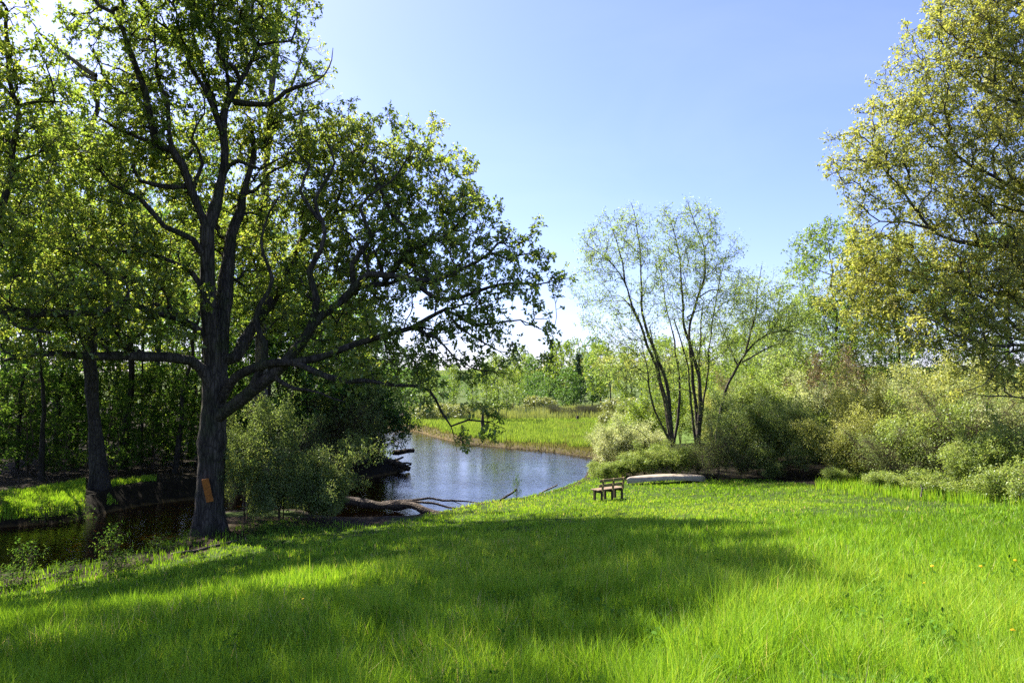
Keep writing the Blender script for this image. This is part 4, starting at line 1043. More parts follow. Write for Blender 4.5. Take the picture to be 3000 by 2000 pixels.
stems_tree(63, "maple_tree", "leaning dark stem that forks into long arching branches, beyond the upright stems", (2092, 1270, 42),
    [([(2110, 1200, 42), (2148, 1097, 42), (2182, 1036, 42), (2205, 1010, 42), (2258, 978, 42), (2312, 970, 42), (2360, 985, 42)], 0.15, 0.025),
     ([(2182, 1036, 42), (2198, 985, 42.2), (2212, 925, 42.4), (2222, 825, 42.5), (2232, 780, 42.5)], 0.08, 0.015),
     ([(2160, 1075, 42), (2130, 990, 42.5), (2105, 930, 42.8)], 0.06, 0.015),
     ([(2175, 1060, 41.8), (2230, 1030, 41.5), (2290, 1005, 41.3), (2330, 1040, 41)], 0.06, 0.012)],
    [(2225, 870, 42.4, 1.8), (2170, 880, 42.7, 1.7), (2280, 920, 42, 1.7), (2330, 960, 42, 1.3), (2120, 960, 42.8, 1.5), (2330, 880, 42.5, 1.3), (2240, 960, 42.2, 1.5)],
    0.5, M['spring_leaf'], M['maple_bark'], 7, 0.115, dirspread=0.9, spread=0.08, clump=1.2)
stems_tree(64, "bent_sapling", "thin bare sapling arching over the silvery bush", (1915, 1312, 40.0),
    [([(1900, 1285, 40), (1870, 1258, 40), (1840, 1248, 40), (1812, 1254, 40)], 0.045, 0.012)], [(1815, 1256, 40, 0.5)], 0.4, M['spring_leaf'], M['maple_bark'], 4, 0.08)

# ------------------------------------------------------------------ the big young oak at the frame edge
def build_right_oak():
    b = np.array(P(3230, 1400, 27)); b[2] = H(b[0], b[1]) - 0.1
    root = thing("oak_tree", b, "big olive-leaved oak whose rounded crown fills the side above the thicket", "tree")
    sk = Skel(71)
    sk.limb([b, P(3225, 1150, 27), P(3220, 900, 27), P(3200, 600, 27), P(3190, 300, 27.2), P(3160, 0, 27.4), P(3140, -200, 27.5)], 0.42, 0.12, wob=0.04, block_to=4.2)
    for pts, r0, r1 in [
        ([(3220, 1010, 27), (3100, 1000, 26.5), (3000, 978, 26.2), (2938, 918, 26), (2890, 880, 25.8), (2800, 850, 25.5)], 0.16, 0.03),
        ([(3210, 780, 27), (3100, 750, 26.8), (3000, 727, 26.6), (2900, 720, 26.5), (2785, 704, 26.4), (2724, 673, 26.3), (2648, 566, 26.2), (2594, 490, 26.1), (2556, 428, 26.1), (2510, 382, 26)], 0.115, 0.02),
        ([(2724, 673, 26.3), (2660, 650, 26.2), (2580, 650, 26.1), (2520, 600, 26)], 0.06, 0.015),
        ([(3200, 640, 27), (3090, 600, 26.8), (3000, 566, 26.8), (2938, 535, 26.8), (2800, 459, 26.8), (2747, 382, 26.8), (2680, 320, 26.8)], 0.14, 0.02),
        ([(3190, 400, 27.1), (3080, 330, 26.9), (2980, 300, 26.8), (2860, 250, 26.8), (2760, 150, 26.8)], 0.12, 0.02),
        ([(3180, 250, 27.2), (3000, 190, 27), (2900, 175, 27), (2816, 168, 27), (2755, 115, 27)], 0.11, 0.02),
        ([(3170, 100, 27.3), (3050, 30, 27.4), (2940, -20, 27.5)], 0.10, 0.02),
        ([(3222, 1050, 27), (3100, 1030, 25.8), (3000, 1017, 25.2), (2862, 1002, 24.6), (2709, 930, 24.4)], 0.13, 0.02),
        ([(3222, 950, 27), (3080, 900, 27.6), (2900, 860, 28), (2760, 820, 28.2), (2640, 800, 28.3), (2540, 830, 28.3)], 0.12, 0.02),
        ([(3224, 1130, 27), (3000, 1024, 25), (2938, 1056, 24.4), (2880, 1130, 24.1), (2800, 1148, 24)], 0.09, 0.012),
        ([(3226, 1180, 27), (3100, 1180, 25), (3000, 1170, 24.4), (2900, 1156, 24), (2805, 1147, 23.8)], 0.09, 0.012)]:
        limb_px(sk, pts, r0, r1, wob=0.035, tip=True)
    blobs = PB([(2520, 440, 26, 1.3), (2580, 520, 26, 1.6), (2600, 400, 26.4, 1.7), (2480, 500, 26, 0.9), (2560, 640, 26.2, 1.3), (2680, 270, 26.6, 1.8), (2780, 130, 26.8, 1.9), (2880, 20, 27.2, 2.2), (3000, -80, 27.4, 2.6), (2700, 420, 26.8, 2.0),
                (2800, 330, 27, 2.2), (2950, 200, 27, 2.5), (2900, 480, 27, 2.4, .7), (2760, 580, 26.8, 1.9, .7), (3020, 400, 27, 2.5, .7), (2980, 650, 26.8, 2.2, .7), (2850, 700, 26.6, 1.8, .8), (3120, 150, 27, 3), (3150, 550, 27, 3),
                (2620, 780, 27.8, 1.7), (2520, 800, 28.2, 1.4), (2700, 870, 26.5, 1.9), (2820, 860, 25.6, 1.8), (2560, 900, 28, 1.5), (2640, 960, 27, 1.4), (2760, 980, 25, 1.2), (2900, 960, 25.4, 1.5), (2980, 860, 26, 1.7), (2460, 880, 28.5, 1.0),
                (2980, 1060, 24.8, 1.0), (2870, 1050, 24.6, 0.9), (2930, 1110, 24.1, .5), (3100, 800, 27, 2.4), (3100, 1050, 25, 1.6), (2800, 620, 26.8, 1.6), (2900, 770, 26.5, 1.8), (2700, 730, 26.6, 1.4), (2970, 780, 26.5, 1.7), (3000, 900, 26, 1.5), (2560, 720, 27, 1.2)])
    A = blob_points(blobs, 0.495, sk.rng, 0.3, 0.95, 0.37, 1.1)
    sk.grow(A, 0.34, 0.33, 0.09, 0.0)
    finish_tree(root, sk, "", M['maple_bark'], M['olive_leaf'], 5, 0.32, 11, 0.112, sk.rng, 0.0085, 0.0135, 2.2, flare=0.4, ground=b[2], maxsides=20, droop=0.2, spread=0.06, clump=2.2)
build_right_oak()

GT = [make_tree(131, 17, 2.0, 5.0, M['bright_leaf'], M['bark'], 0.17, 9, 4, 0.85, 0.2, 'oval', 0.38, 1, 0.5),
      make_tree(132, 11, 1.0, 3.8, M['spring_leaf'], M['maple_bark'], 0.15, 7, 4, 0.75, 0.12, 'oval', 0.40, 2, 0.5),
      make_tree(133, 13, 1.5, 4.2, M['forest_leaf'], M['bark'], 0.17, 9, 4, 0.85, 0.16, 'oval', 0.38, 1, 0.5)]
for k, u, d, s, lab in [(0, 2470, 48, 0.95, "tall fresh green tree peeking out behind the olive oak crown"), (1, 2370, 50, 1.0, "lighter green tree beside the tall fresh green one"),
                        (0, 2620, 46, 0.85, "green tree hidden behind the olive oak crown"), (2, 2800, 42, 0.9, "deep green tree behind the low branches of the olive oak"), (2, 2950, 40, 1.0, "deep green tree at the frame edge behind the olive oak"),
                        (1, 2260, 62, 0.95, "soft green tree in the gap beyond the leaning stem"), (0, 2180, 78, 0.75, "round green tree far back beyond the leaning stem"), (1, 2420, 64, 1.1, "soft green tree behind the reddish bushes"), (0, 2340, 84, .8, "rounded tree at the back between the soft green ones"),
                        (2, 2540, 58, .9, "deep green tree behind the olive crown's lower edge")]:
    x, y = P(u, 1140, d)[:2]
    place(GT[k], "green_tree", x, y, lab, "tree", None, u * 0.7, s)

# ------------------------------------------------------------------ far side: treeline, young trees, snags
FT = dict(
    round=make_tree(141, 15, 2.5, 4.6, M['bright_leaf'], M['bark'], 0.42, 7, 3, 1.15, 0.2, 'oval', 0.36, 1, 0.6),
    yellow=make_tree(142, 14, 1.5, 4.8, M['yellow_leaf'], M['bark'], 0.42, 7, 3, 1.15, 0.2, 'lobes', 0.36, 1, 0.6),
    conifer=make_tree(143, 16, 1.0, 3.2, M['needle'], M['bark'], 0.45, 9, 3, 1.0, 0.2, 'cone', 0.22, 1, 0.5, droop=0.4),
    slim=make_tree(144, 9, 2.0, 1.3, M['bright_leaf'], M['pale_bark'], 0.22, 7, 4, 0.6, 0.07, 'column', 0.34, 1, 0.4),
    green=make_tree(145, 13, 1.0, 4.0, M['forest_leaf'], M['bark'], 0.40, 8, 3, 1.1, 0.18, 'oval', 0.34, 1, 0.6),
    bush=make_tree(146, 3.2, 0.1, 3.0, M['reed'], M['twig_bark'], 0.28, 7, 4, 0.6, 0.05, 'dome', 0.30, 3, 0.4, stem='stem', foliage='foliage'))
FL = {'round': "rounded light green tree", 'yellow': "broad yellow-green tree", 'conifer': "dark pointed conifer", 'slim': "slim bare-stemmed young tree", 'green': "deeper green tree", 'bush': "low pale willow bush"}
FARS = [
    ("on the meadow edge opposite the pond", [('slim', 1222, 100, .9), ('slim', 1262, 108, 1.1), ('green', 1300, 150, .55), ('slim', 1330, 118, 1.0), ('slim', 1385, 112, .9), ('slim', 1425, 104, 1.0), ('slim', 1447, 122, 1.25), ('slim', 1460, 100, 1.1), ('slim', 1485, 106, 1.0), ('slim', 1505, 125, 1.2), ('slim', 1522, 130, 1.0)]),
    ("in the middle of the far treeline", [('green', 1548, 140, .55), ('green', 1575, 150, .62), ('green', 1560, 175, .95), ('green', 1610, 142, .52), ('conifer', 1612, 185, 1.05), ('round', 1650, 180, 1.1), ('green', 1660, 150, .70), ('conifer', 1690, 165, .80), ('green', 1680, 148, .6), ('round', 1760, 160, 1.0), ('yellow', 1700, 200, 1.15), ('green', 1735, 170, .95)]),
    ("behind the stems of the airy trees", [('yellow', 1790, 150, 1.05), ('round', 1835, 145, .90), ('yellow', 1880, 140, .95), ('round', 1930, 130, .9), ('yellow', 1975, 125, .95), ('round', 2030, 115, .85), ('yellow', 2080, 110, .8), ('round', 2140, 105, .8), ('yellow', 2010, 165, 1.2), ('yellow', 1850, 185, 1.25), ('round', 2240, 110, .85), ('yellow', 2300, 105, .85)]),
    ("along the hazy back of the treeline", [('green', 1080, 190, .8), ('round', 1140, 200, .85), ('green', 1200, 195, .8), ('round', 1260, 210, .8), ('round', 1320, 205, .75), ('green', 1380, 215, .8), ('round', 1435, 205, .85), ('yellow', 1490, 210, .9), ('round', 1545, 215, 1.0), ('yellow', 1600, 225, 1.25), ('round', 1665, 225, 1.35), ('yellow', 1740, 220, 1.45)]),
    ("at the far rear behind every other row", [('green', 1150, 280, 1.0), ('round', 1240, 285, 1.0), ('green', 1330, 290, 1.0), ('yellow', 1420, 280, 1.05), ('round', 1520, 290, 1.4), ('yellow', 1620, 290, 1.6), ('green', 1750, 255, 1.7), ('yellow', 1830, 260, 1.5), ('round', 1940, 240, 1.4), ('yellow', 2060, 220, 1.3), ('round', 2180, 200, 1.2), ('yellow', 2300, 190, 1.2)]),
    ("in the reeds by the pond's far shore", [('bush', 1245, 96, .7), ('bush', 1300, 102, .75), ('bush', 1345, 108, .7), ('bush', 1400, 116, .75), ('bush', 1480, 124, .8), ('bush', 1560, 132, 1.0), ('bush', 1600, 128, .95), ('bush', 1800, 112, 1.0), ('bush', 1850, 104, 1.0), ('bush', 1780, 90, .6), ('bush', 1870, 86, .9)])]
for where, lst in FARS:
    lst = sorted(lst, key=lambda t: t[1])
    for i, (k, u, d, s) in enumerate(lst):
        x, y = P(u, 1140, d)[:2]
        nm, ct = ("willow_bush", "bush") if k == 'bush' else ("slim_tree", "tree") if k == 'slim' else ("conifer_tree", "tree") if k == 'conifer' else ("far_tree", "tree")
        place(FT[k], nm, x, y, f"{FL[k]} {where}, {ORD[i]} from the oak", ct, "far trees " + where if k != 'bush' else "bushes " + where, RNG.random() * 6.28, s)

def snag(u, v, d, h, r0, r1, label, name="snag", seed=5):
    x, y = P(u, v, d)[:2]; z = H(x, y) - 0.1
    root = thing(name, (x, y, z), label, "dead tree" if name == "snag" else "stump")
    s = Skel(seed)
    s.limb([(0, 0, 0), (0.03, 0, h * 0.2), (-0.06, 0.02, h * 0.6), (0.04, 0, h)], r0, r1, step=0.2, wob=0.02)
    s.spec[:2] *= 1.5
    if h > 5:
        for k in range(5):
            a = k * 2.4; zz = h * (0.5 + 0.09 * k)
            s.limb([(0, 0, zz), (math.cos(a) * 0.6, math.sin(a) * 0.6, zz + 0.5), (math.cos(a) * 1.0, math.sin(a), zz + 1.1)], 0.035, 0.012)
    link("trunk", s.mesh("trunk", M['log_bark'] if h < 5 else M['dead_wood'], 0.01), root)
    return root
snag(1415, 1262, 80, 2.6, 0.34, 0.12, "dark broken stump standing on the meadow behind the hanging oak leaves", "stump", 5)
snag(1440, 1180, 135, 11.5, 0.14, 0.04, "bare dead trunk with short snapped branches above the slim young trees", "snag", 6)
def post():
    x, y = P(1692, 1233, 107)[:2]; z = H(x, y)
    m = MB()
    m.box((0, 0, 0.40), (0.34, 0.34, 0.85), Matrix.Rotation(0.3, 3, 'Z'), 0.04)
    m.box((0.02, 0.02, 0.86), (0.30, 0.26, 0.10), Matrix.Rotation(0.5, 3, 'Z'), 0.03)
    o = m.build("post", M['post']); o.location = (x, y, z)
    tag(o, "small dark post standing alone in the green meadow across the pond", "post")
post()

# leaning leafy tree and stump at the pond bend
stems_tree(81, "leaning_tree", "dark leafy tree drooping over the water at the pond bend", (1092, 1352, 45.5),
    [([(1086, 1310, 45.5), (1078, 1270, 45.5), (1085, 1230, 45.5), (1110, 1180, 45.3), (1150, 1150, 45)], 0.16, 0.03),
     ([(1082, 1290, 45.5), (1100, 1250, 45), (1140, 1220, 44.6), (1180, 1230, 44.4)], 0.08, 0.02),
     ([(1086, 1310, 45.5), (1105, 1290, 45), (1120, 1260, 44.6)], 0.06, 0.02)],
    [(1150, 1175, 45, 1.6), (1090, 1180, 46, 1.6), (1185, 1240, 44.4, 0.9), (1140, 1235, 44.8, 1.1), (1175, 1285, 44.3, 0.6), (1105, 1295, 45, 0.6), (1130, 1120, 45.5, 1.5), (1060, 1110, 46, 1.6)],
    0.42, M['forest_leaf'], M['bark'], 9, 0.15, tone_c=0.35, clump=1.2)
def driftwood():
    b = P(1160, 1368, 45); b[2] = 0.15
    root = thing("driftwood", b, "dark tangle of broken roots and driftwood jutting into the pond", "driftwood")
    def piece(name, pts, r0, r1, mat, seed, sub=()):
        s = Skel(seed); limb_px(s, pts, r0, r1, wob=0.03, step=0.25)
        for p, a, c in sub: limb_px(s, p, a, c, wob=0.03, step=0.2)
        me = s.mesh(name, mat, 0.02, ridges=0.05); me.transform(Matrix.Translation(Vector(-b))); link(name, me, root)
    piece("log", [(1085, 1352, 45.5), (1120, 1352, 45.2), (1165, 1358, 44.8), (1195, 1372, 44.5)], 0.34, 0.18, M['log_bark'], 1)
    piece("root", [(1150, 1352, 45), (1170, 1345, 44.8), (1182, 1338, 44.6)], 0.10, 0.06, M['dead_wood'], 2)
    piece("root", [(1160, 1360, 44.8), (1190, 1354, 44.5), (1206, 1355, 44.3)], 0.09, 0.06, M['dead_wood'], 3)
    piece("root", [(1160, 1366, 44.6), (1185, 1362, 44.4), (1204, 1365, 44.2)], 0.06, 0.03, M['log_bark'], 4)
    piece("root", [(1150, 1362, 44.7), (1158, 1378, 44.3), (1174, 1381, 44.1)], 0.08, 0.03, M['log_bark'], 6)
    piece("root_mass", [(1152, 1325, 46.5), (1180, 1322, 46.3), (1212, 1318, 46.2)], 0.20, 0.13, M['log_bark'], 7,
          [([(1165, 1322, 46.4), (1170, 1336, 46.2)], .07, .02), ([(1190, 1321, 46.3), (1202, 1330, 46.2)], .07, .02), ([(1180, 1320, 46.3), (1190, 1309, 46.3)], .07, .03), ([(1200, 1319, 46.2), (1211, 1311, 46.2)], .05, .02)])
    s = snag(1098, 1350, 45.4, 1.1, 0.34, 0.26, "dark broken stump at the foot of the drooping tree", "stump", 9)
driftwood()

# ------------------------------------------------------------------ fallen wood
def fallen(name, label, cat, pieces, mat, seed):
    b = P(*pieces[0][1][0])
    root = thing(name, b, label, cat)
    for i, (nm, pts, r0, r1, sub) in enumerate(pieces):
        s = Skel(seed + i); limb_px(s, pts, r0, r1, wob=0.035 if r0 > .1 else .015, step=0.22)
        for p, a, c in sub: limb_px(s, p, a, c, wob=0.02, step=0.2)
        me = s.mesh(nm, mat, 0.008, ridges=0.05 if r0 > .1 else 0.0, maxsides=18)
        if r0 > .15:                                             # lumpy bark and broken ends
            n = len(me.vertices); co = np.zeros(n * 3, np.float32); me.vertices.foreach_get("co", co); co = co.reshape(-1, 3)
            co += ((smoothnoise(co, seed, 0.35, 2) - 0.5) * 0.10)[:, None] * np.array((0.5, 0.6, 1))
            me.vertices.foreach_set("co", co.ravel())
        me.transform(Matrix.Translation(Vector(-b))); link(nm, me, root)
    return root
fallen("fallen_tree", "thick fallen trunk with bare branches lying in the pond beside the lawn", "log",
       [("log", [(840, 1470, 30.5), (930, 1470, 30.6), (1000, 1468, 30.7), (1074, 1475, 30.6), (1104, 1482, 30.5), (1143, 1480, 30.3), (1193, 1480, 30.1), (1238, 1490, 29.7), (1268, 1501, 29.4), (1305, 1512, 29.1)], 0.24, 0.15, []),
        ("branch", [(1110, 1478, 30.5), (1131, 1471, 30.6), (1220, 1463, 30.8), (1268, 1460, 31), (1312, 1464, 31), (1387, 1470, 31), (1440, 1477, 30.8)], 0.085, 0.02, [([(1312, 1464, 31), (1345, 1474, 30.9), (1368, 1486, 30.6)], .025, .01), ([(1387, 1470, 31), (1405, 1478, 30.8), (1416, 1486, 30.6)], .02, .01)]),
        ("branch", [(1120, 1472, 30.4), (1220, 1469, 30.3), (1268, 1473, 30.3), (1298, 1482, 30.2), (1333, 1487, 30.1), (1395, 1487, 30)], 0.075, 0.03, [])], M['log_bark'], 91)
fallen("broken_branch", "mossy broken branch sticking out over the pond beside a leafy sprig", "branch", [("branch", [(1440, 1482, 30.6), (1455, 1472, 30.8), (1482, 1455, 31), (1515, 1436, 31.4)], 0.075, 0.05, [])], M['maple_bark'], 94)
fallen("broken_branch", "thin bare branch leaning over the water, closer to the bench", "branch", [("branch", [(1560, 1466, 32.6), (1583, 1446, 33), (1605, 1434, 33.4), (1633, 1420, 34)], 0.045, 0.035, [([(1583, 1446, 33), (1581, 1440, 33)], .03, .025)])], M['dead_wood'], 95)
shrub('weed', 1514, 31.2, 0.5, "thin bright leafy sprig beside the mossy broken branch", 1.1, name="leafy_sprig", cat="plant")
fallen("bank_log", "long thin half-buried log along the dark stream bank", "log",
       [("log", [(u, v, ground_pick(u, v, 0.02)) for u, v in ((-60, 1735), (60, 1712), (150, 1690), (230, 1672), (330, 1658))], 0.07, 0.045, [])], M['log_bark'], 96)
fallen("bank_log", "thin log on the bank in front of the huge oak", "log",
       [("log", [(u, v, ground_pick(u, v, 0.02)) for u, v in ((420, 1642), (520, 1622), (620, 1602), (700, 1584))], 0.07, 0.045, [])], M['log_bark'], 97)
fallen("twig", "pale bare twig standing up at the edge of the thicket", "twig", [("twig", [(2698, 1455, 24.6), (2702, 1432, 24.6), (2698, 1418, 24.6)], 0.03, 0.018, [([(2702, 1440, 24.6), (2712, 1425, 24.6)], .015, .008)])], M['dead_wood'], 98)

# ------------------------------------------------------------------ the orange board on the oak
def board():
    c = P(608, 1436, 23.66)
    m = MB(); m.box((0, 0, 0), (0.26, 0.03, 0.80), None, 0.006)
    o = m.build("wooden_board", M['orange_board'])
    o.location = c; o.rotation_euler = (math.radians(4), math.radians(-13), math.radians(-8))
    tag(o, "tilted plain orange board fixed to the foot of the huge oak", "board")
board()

# ------------------------------------------------------------------ bench
def bench():
    ang = math.atan2(0.60, 0.80)
    c = P(1786, 1458, 28.6); z = H(c[0], c[1])
    root = thing("park_bench", (c[0] + 0.05, c[1], z + 0.06), "weathered wooden bench on the lawn facing the pond", "bench", None, ang)
    L, D = 1.42, 0.46                                            # local x along the bench, +y towards the pond
    Rb = Matrix.Rotation(math.radians(-10), 3, 'X')
    def backpt(x, h, off=0.0):                                   # leaning backrest, h above the seat
        v = Rb @ Vector((0, 0, h)); return Vector((x, -0.06 - v.y * 0 - 0.17 * h + off, 0.43 + h))
    Rl = Matrix.Rotation(math.radians(9.6), 3, 'X')
    for h in (0.17, 0.37):
        MB().box(backpt(0, h, 0.035), (L, 0.036, 0.125), Rl, 0.008).build("back_slat", M['bench_back'], root)
    for x in (-L / 2 + 0.15, 0.03, L / 2 - 0.10):
        MB().box(backpt(x, 0.20, -0.03), (0.07, 0.075, 0.52), Rl, 0.008).build("back_post", M['bench_back'], root)
    for k in range(3):
        MB().box((0, 0.02 + k * 0.158, 0.425), (L + 0.10, 0.15, 0.045), None, 0.008).build("seat_plank", M['bench_seat'], root)
    for x in (-L / 2 + 0.15, 0.03, L / 2 - 0.10):
        MB().box((x, 0.375, 0.19), (0.09, 0.10, 0.44), None, 0.01).build("leg", M['bench_leg'], root)
        MB().box((x, -0.045, 0.09), (0.075, 0.085, 0.62), None, 0.01).build("leg", M['bench_leg'], root)
        MB().box((x, 0.16, 0.345), (0.07, 0.31, 0.10), None, 0.008).build("crossbeam", M['bench_leg'], root)
bench()

# ------------------------------------------------------------------ canoe, upside down
def canoe():
    a, bq = P(1837, 1404, 35.7), P(2067, 1402, 36.3)
    c = (a + bq) / 2
    Lc = float(np.linalg.norm((bq - a)[:2]))
    z = H(c[0], c[1]) + 0.02
    root = thing("canoe", (c[0], c[1], z), "cream-coloured canoe lying upside down at the lawn edge behind the bench", "canoe", None, math.atan2(bq[1] - a[1], bq[0] - a[0]))
    ns, nr = 49, 25
    V, F = [], []
    rimL, rimR = [], []
    for i in range(ns):
        t = -1 + 2 * i / (ns - 1)
        at = abs(t)
        wd = 0.44 * (1 - at ** 2.6) ** 0.9 + 0.010
        gun = 0.03 + 0.19 * (1 - at ** 2.0)
        keel = 0.45 - 0.11 * at ** 2 - 0.10 * max(0, (at - 0.88) / 0.12) ** 2.4
        xs = t * Lc / 2 * (1.0)
        for j in range(nr):
            q = -1 + 2 * j / (nr - 1)
            th = q * math.pi / 2
            e = 0.62
            yy = wd * math.copysign(abs(math.sin(th)) ** e, q)
            zz = gun + (keel - gun) * abs(math.cos(th)) ** 0.75
            # a soft chine down each side
            if 0.55 < abs(q) < 0.85: yy *= 1 - 0.05 * math.sin((abs(q) - 0.55) / 0.30 * math.pi) * (1 - at ** 2)
            # stems overhang a little at the keel
            xx = xs + math.copysign(max(0, at - 0.9) * 0.25 * (1 - abs(q)), t)
            V.append((xx, yy, zz))
        rimL.append((xs, -wd, gun)); rimR.append((xs, wd, gun))
    for i in range(ns - 1):
        for j in range(nr - 1):
            a0 = i * nr + j
            F.append((a0, a0 + nr, a0 + nr + 1, a0 + 1))
    F.append(tuple(range(nr))); F.append(tuple((ns - 1) * nr + j for j in range(nr - 1, -1, -1)))
    me = bpy.data.meshes.new("hull"); me.from_pydata(V, [], F)
    me.polygons.foreach_set("use_smooth", np.array([len(p.vertices) == 4 for p in me.polygons])); me.update(); me.materials.append(M['canoe'])
    hull = link("hull", me, root)
    so = hull.modifiers.new("thick", 'SOLIDIFY'); so.thickness = 0.012; so.offset = -1
    for rim in (rimL, rimR):
        s = Skel(3); k = -1
        for p in rim: k = s.add(np.array(p) + (0, 0.006 * np.sign(p[1]), 0), k, 0.022)
        link("gunwale", s.mesh("gunwale", M['canoe_rim'], 0.01, knobs=0), root)
    for x in (-0.7, 0.75):
        wd = 0.44 * (1 - (abs(x) / (Lc / 2)) ** 2.6) ** 0.9
        gz_ = 0.03 + 0.19 * (1 - (abs(x) / (Lc / 2)) ** 2)
        MB().box((x, 0, gz_ + 0.02), (0.20, 2 * wd - 0.05, 0.025), None, 0.005).build("seat", M['bench_seat'], root)
canoe()

# ------------------------------------------------------------------ grass
def blades(name, X, Y, Hh, Wd, mat, rng, bend=0.35, tone=None, zoff=-0.02, Z=None):
    n = len(X)
    Z = (height(X, Y) if Z is None else Z) + zoff
    yaw = rng.random(n) * 6.283
    side = np.stack([np.cos(yaw), np.sin(yaw), np.zeros(n)], 1)
    la = rng.random(n) * 6.283
    lean = np.stack([np.cos(la), np.sin(la), np.zeros(n)], 1) * (Hh * bend * (0.2 + 1.1 * rng.random(n) ** 1.6))[:, None]
    B = np.stack([X, Y, Z], 1); up = np.stack([np.zeros(n), np.zeros(n), Hh], 1)
    w0 = side * (Wd / 2)[:, None]
    mid = B + up * 0.55 + lean * 0.32
    tip = B + up * (1 - 0.25 * (np.linalg.norm(lean, axis=1) / Hh)[:, None]) + lean
    V = np.stack([B - w0, B + w0, mid - w0 * 0.8, mid + w0 * 0.8, tip], 1).reshape(-1, 3)
    b = np.arange(n)[:, None] * 5
    F = np.concatenate([b + np.array((0, 1, 3)), b + np.array((0, 3, 2)), b + np.array((2, 3, 4))], 1).reshape(-1, 3)
    t = np.clip(tone if tone is not None else 0.45 + 0.18 * rng.normal(size=n), 0, 1)
    return np_mesh(name, V, F, False, tone=np.repeat(t, 3), mat=mat)

def lawn():
    rng = np.random.default_rng(77)
    n = 1250000
    # even density within reach of the lens, thinning with distance where single blades cannot be told apart
    d = 2.6 * (44 / 2.6) ** rng.random(n)
    X = (rng.random(n) * 2 - 1) * (d * 1.12 + 2.0); Y = d
    m = in_poly(X, Y, LAWN); X, Y, d = X[m], Y[m], d[m]
    z, near, ins = height(X, Y, True)
    bank = np.where(X < -3.5, 2.4 + 1.4 * (smoothnoise(np.stack([X, Y], 1), 8, 1.5, 2) - 0.5) * 2, 0.35)
    keep = ~ins & (near > bank * (0.7 + 0.3 * rng.random(len(X))))
    keep &= rng.random(len(X)) < np.where((X < -5.5) & (near < 5), 0.45 + 0.11 * near, 1)
    edge = np.clip((X - (0.40 * Y)) / (0.12 * Y), 0, 1) * (Y > 19) * (Y < 33)
    keep &= ~((smoothnoise(np.stack([X, Y], 1), 28, 1.3, 2) > 0.62 - 0.2 * edge) & (rng.random(len(X)) < 0.75 * edge))
    X, Y, d, z = X[keep], Y[keep], d[keep], z[keep]
    q = np.stack([X, Y], 1)
    c1 = smoothnoise(q, 21, 1.1, 2); c2 = smoothnoise(q, 22, 0.30, 2); c3 = smoothnoise(q, 23, 5.0, 2); c4 = smoothnoise(q, 24, 0.12, 1)
    keep = rng.random(len(X)) < np.clip(0.25 + 1.5 * (0.6 * c2 + 0.4 * c4 - 0.2), 0.25, 1)
    X, Y, d, z, c1, c2, c3, c4 = [a[keep] for a in (X, Y, d, z, c1, c2, c3, c4)]
    hh = 0.10 + 0.19 * np.clip(1 - (d - 5) / 18, 0, 1)
    hh = hh * (0.30 + 0.75 * c1 + 0.75 * c2) * (0.35 + 1.0 * rng.random(len(X)))
    tall = rng.random(len(X)) < 0.012
    hh = np.where(tall, hh * 1.35 + 0.05, hh)
    wd_k = np.where(tall, 0.7, 1.0)
    wd = np.clip(0.0010 * d, 0.0058, 0.05) * (0.6 + 0.8 * rng.random(len(X))) * wd_k
    tone = 0.40 + 0.55 * (c3 - 0.5) + 0.45 * (c2 - 0.5) + 0.19 * rng.normal(size=len(X))
    tone = np.minimum(tone, 0.85)
    dry = rng.random(len(X)) < 0.012 + 0.05 * (smoothnoise(np.stack([X, Y], 1), 27, 1.6, 2) > 0.66)
    tone = np.where(dry & ~tall, 1.0, tone)
    o = link("lawn_grass", blades("lawn_grass", X, Y, hh, wd, M['grass'], rng, 0.5, tone, Z=z))
    tag(o, kind='stuff')
lawn()

def clover():
    rng = np.random.default_rng(78)
    n = 21000
    d = 3.5 * (26 / 3.5) ** rng.random(n)
    X = (rng.random(n) * 2 - 1) * (d * 1.12 + 2.0)
    k = in_poly(X, d, LAWN); X, d = X[k], d[k]
    k = smoothnoise(np.stack([X, d], 1), 41, 0.9, 2) > 0.56; X, d = X[k], d[k]
    z, near, ins = height(X, d, True); k = (near > 1.5) & ~ins; X, d, z = X[k], d[k], z[k]
    C = np.stack([X, d, z + 0.05 + 0.13 * rng.random(len(X)) * np.clip(1.2 - d / 22, 0.3, 1)], 1)
    ax = norm(rng.normal(0, 1, C.shape) + np.array((0, 0, 0.6)))
    me = leaves("lawn_weeds", C, ax, 6, 0.045, M['weed_leaf'], rng, wid=0.55, spread=0.03, droop=0.1, clump=1.0, tone_c=0.3)
    tag(link("lawn_weeds", me), kind='stuff')
clover()

def patch(name, n, umin, umax, dmin, dmax, hmin, hmax, wk, mat, test=None, seed=1, zoff=-0.03, tone=None, bend=0.3):
    rng = np.random.default_rng(seed)
    d = dmin * (dmax / dmin) ** rng.random(n)
    u = umin + (umax - umin) * rng.random(n)
    X = (u - 1500) / FPX * d; Y = d
    z, near, ins = height(X, Y, True)
    k = ~ins
    if test is not None: k &= test(X, Y, z, near, u)
    X, Y, d, z = X[k], Y[k], d[k], z[k]
    c = smoothnoise(np.stack([X, Y], 1), seed, 3.0, 2)
    hh = (hmin + (hmax - hmin) * rng.random(len(X))) * (0.6 + 0.8 * c)
    tn = (0.45 + 0.15 * rng.normal(size=len(X)) + 0.4 * (c - 0.5)) if tone is None else tone + 0.15 * rng.normal(size=len(X))
    o = link(name, blades(name, X, Y, hh, wk * d * (0.7 + 0.6 * rng.random(len(X))), mat, rng, bend, tn, zoff, Z=z))
    return tag(o, kind='stuff')

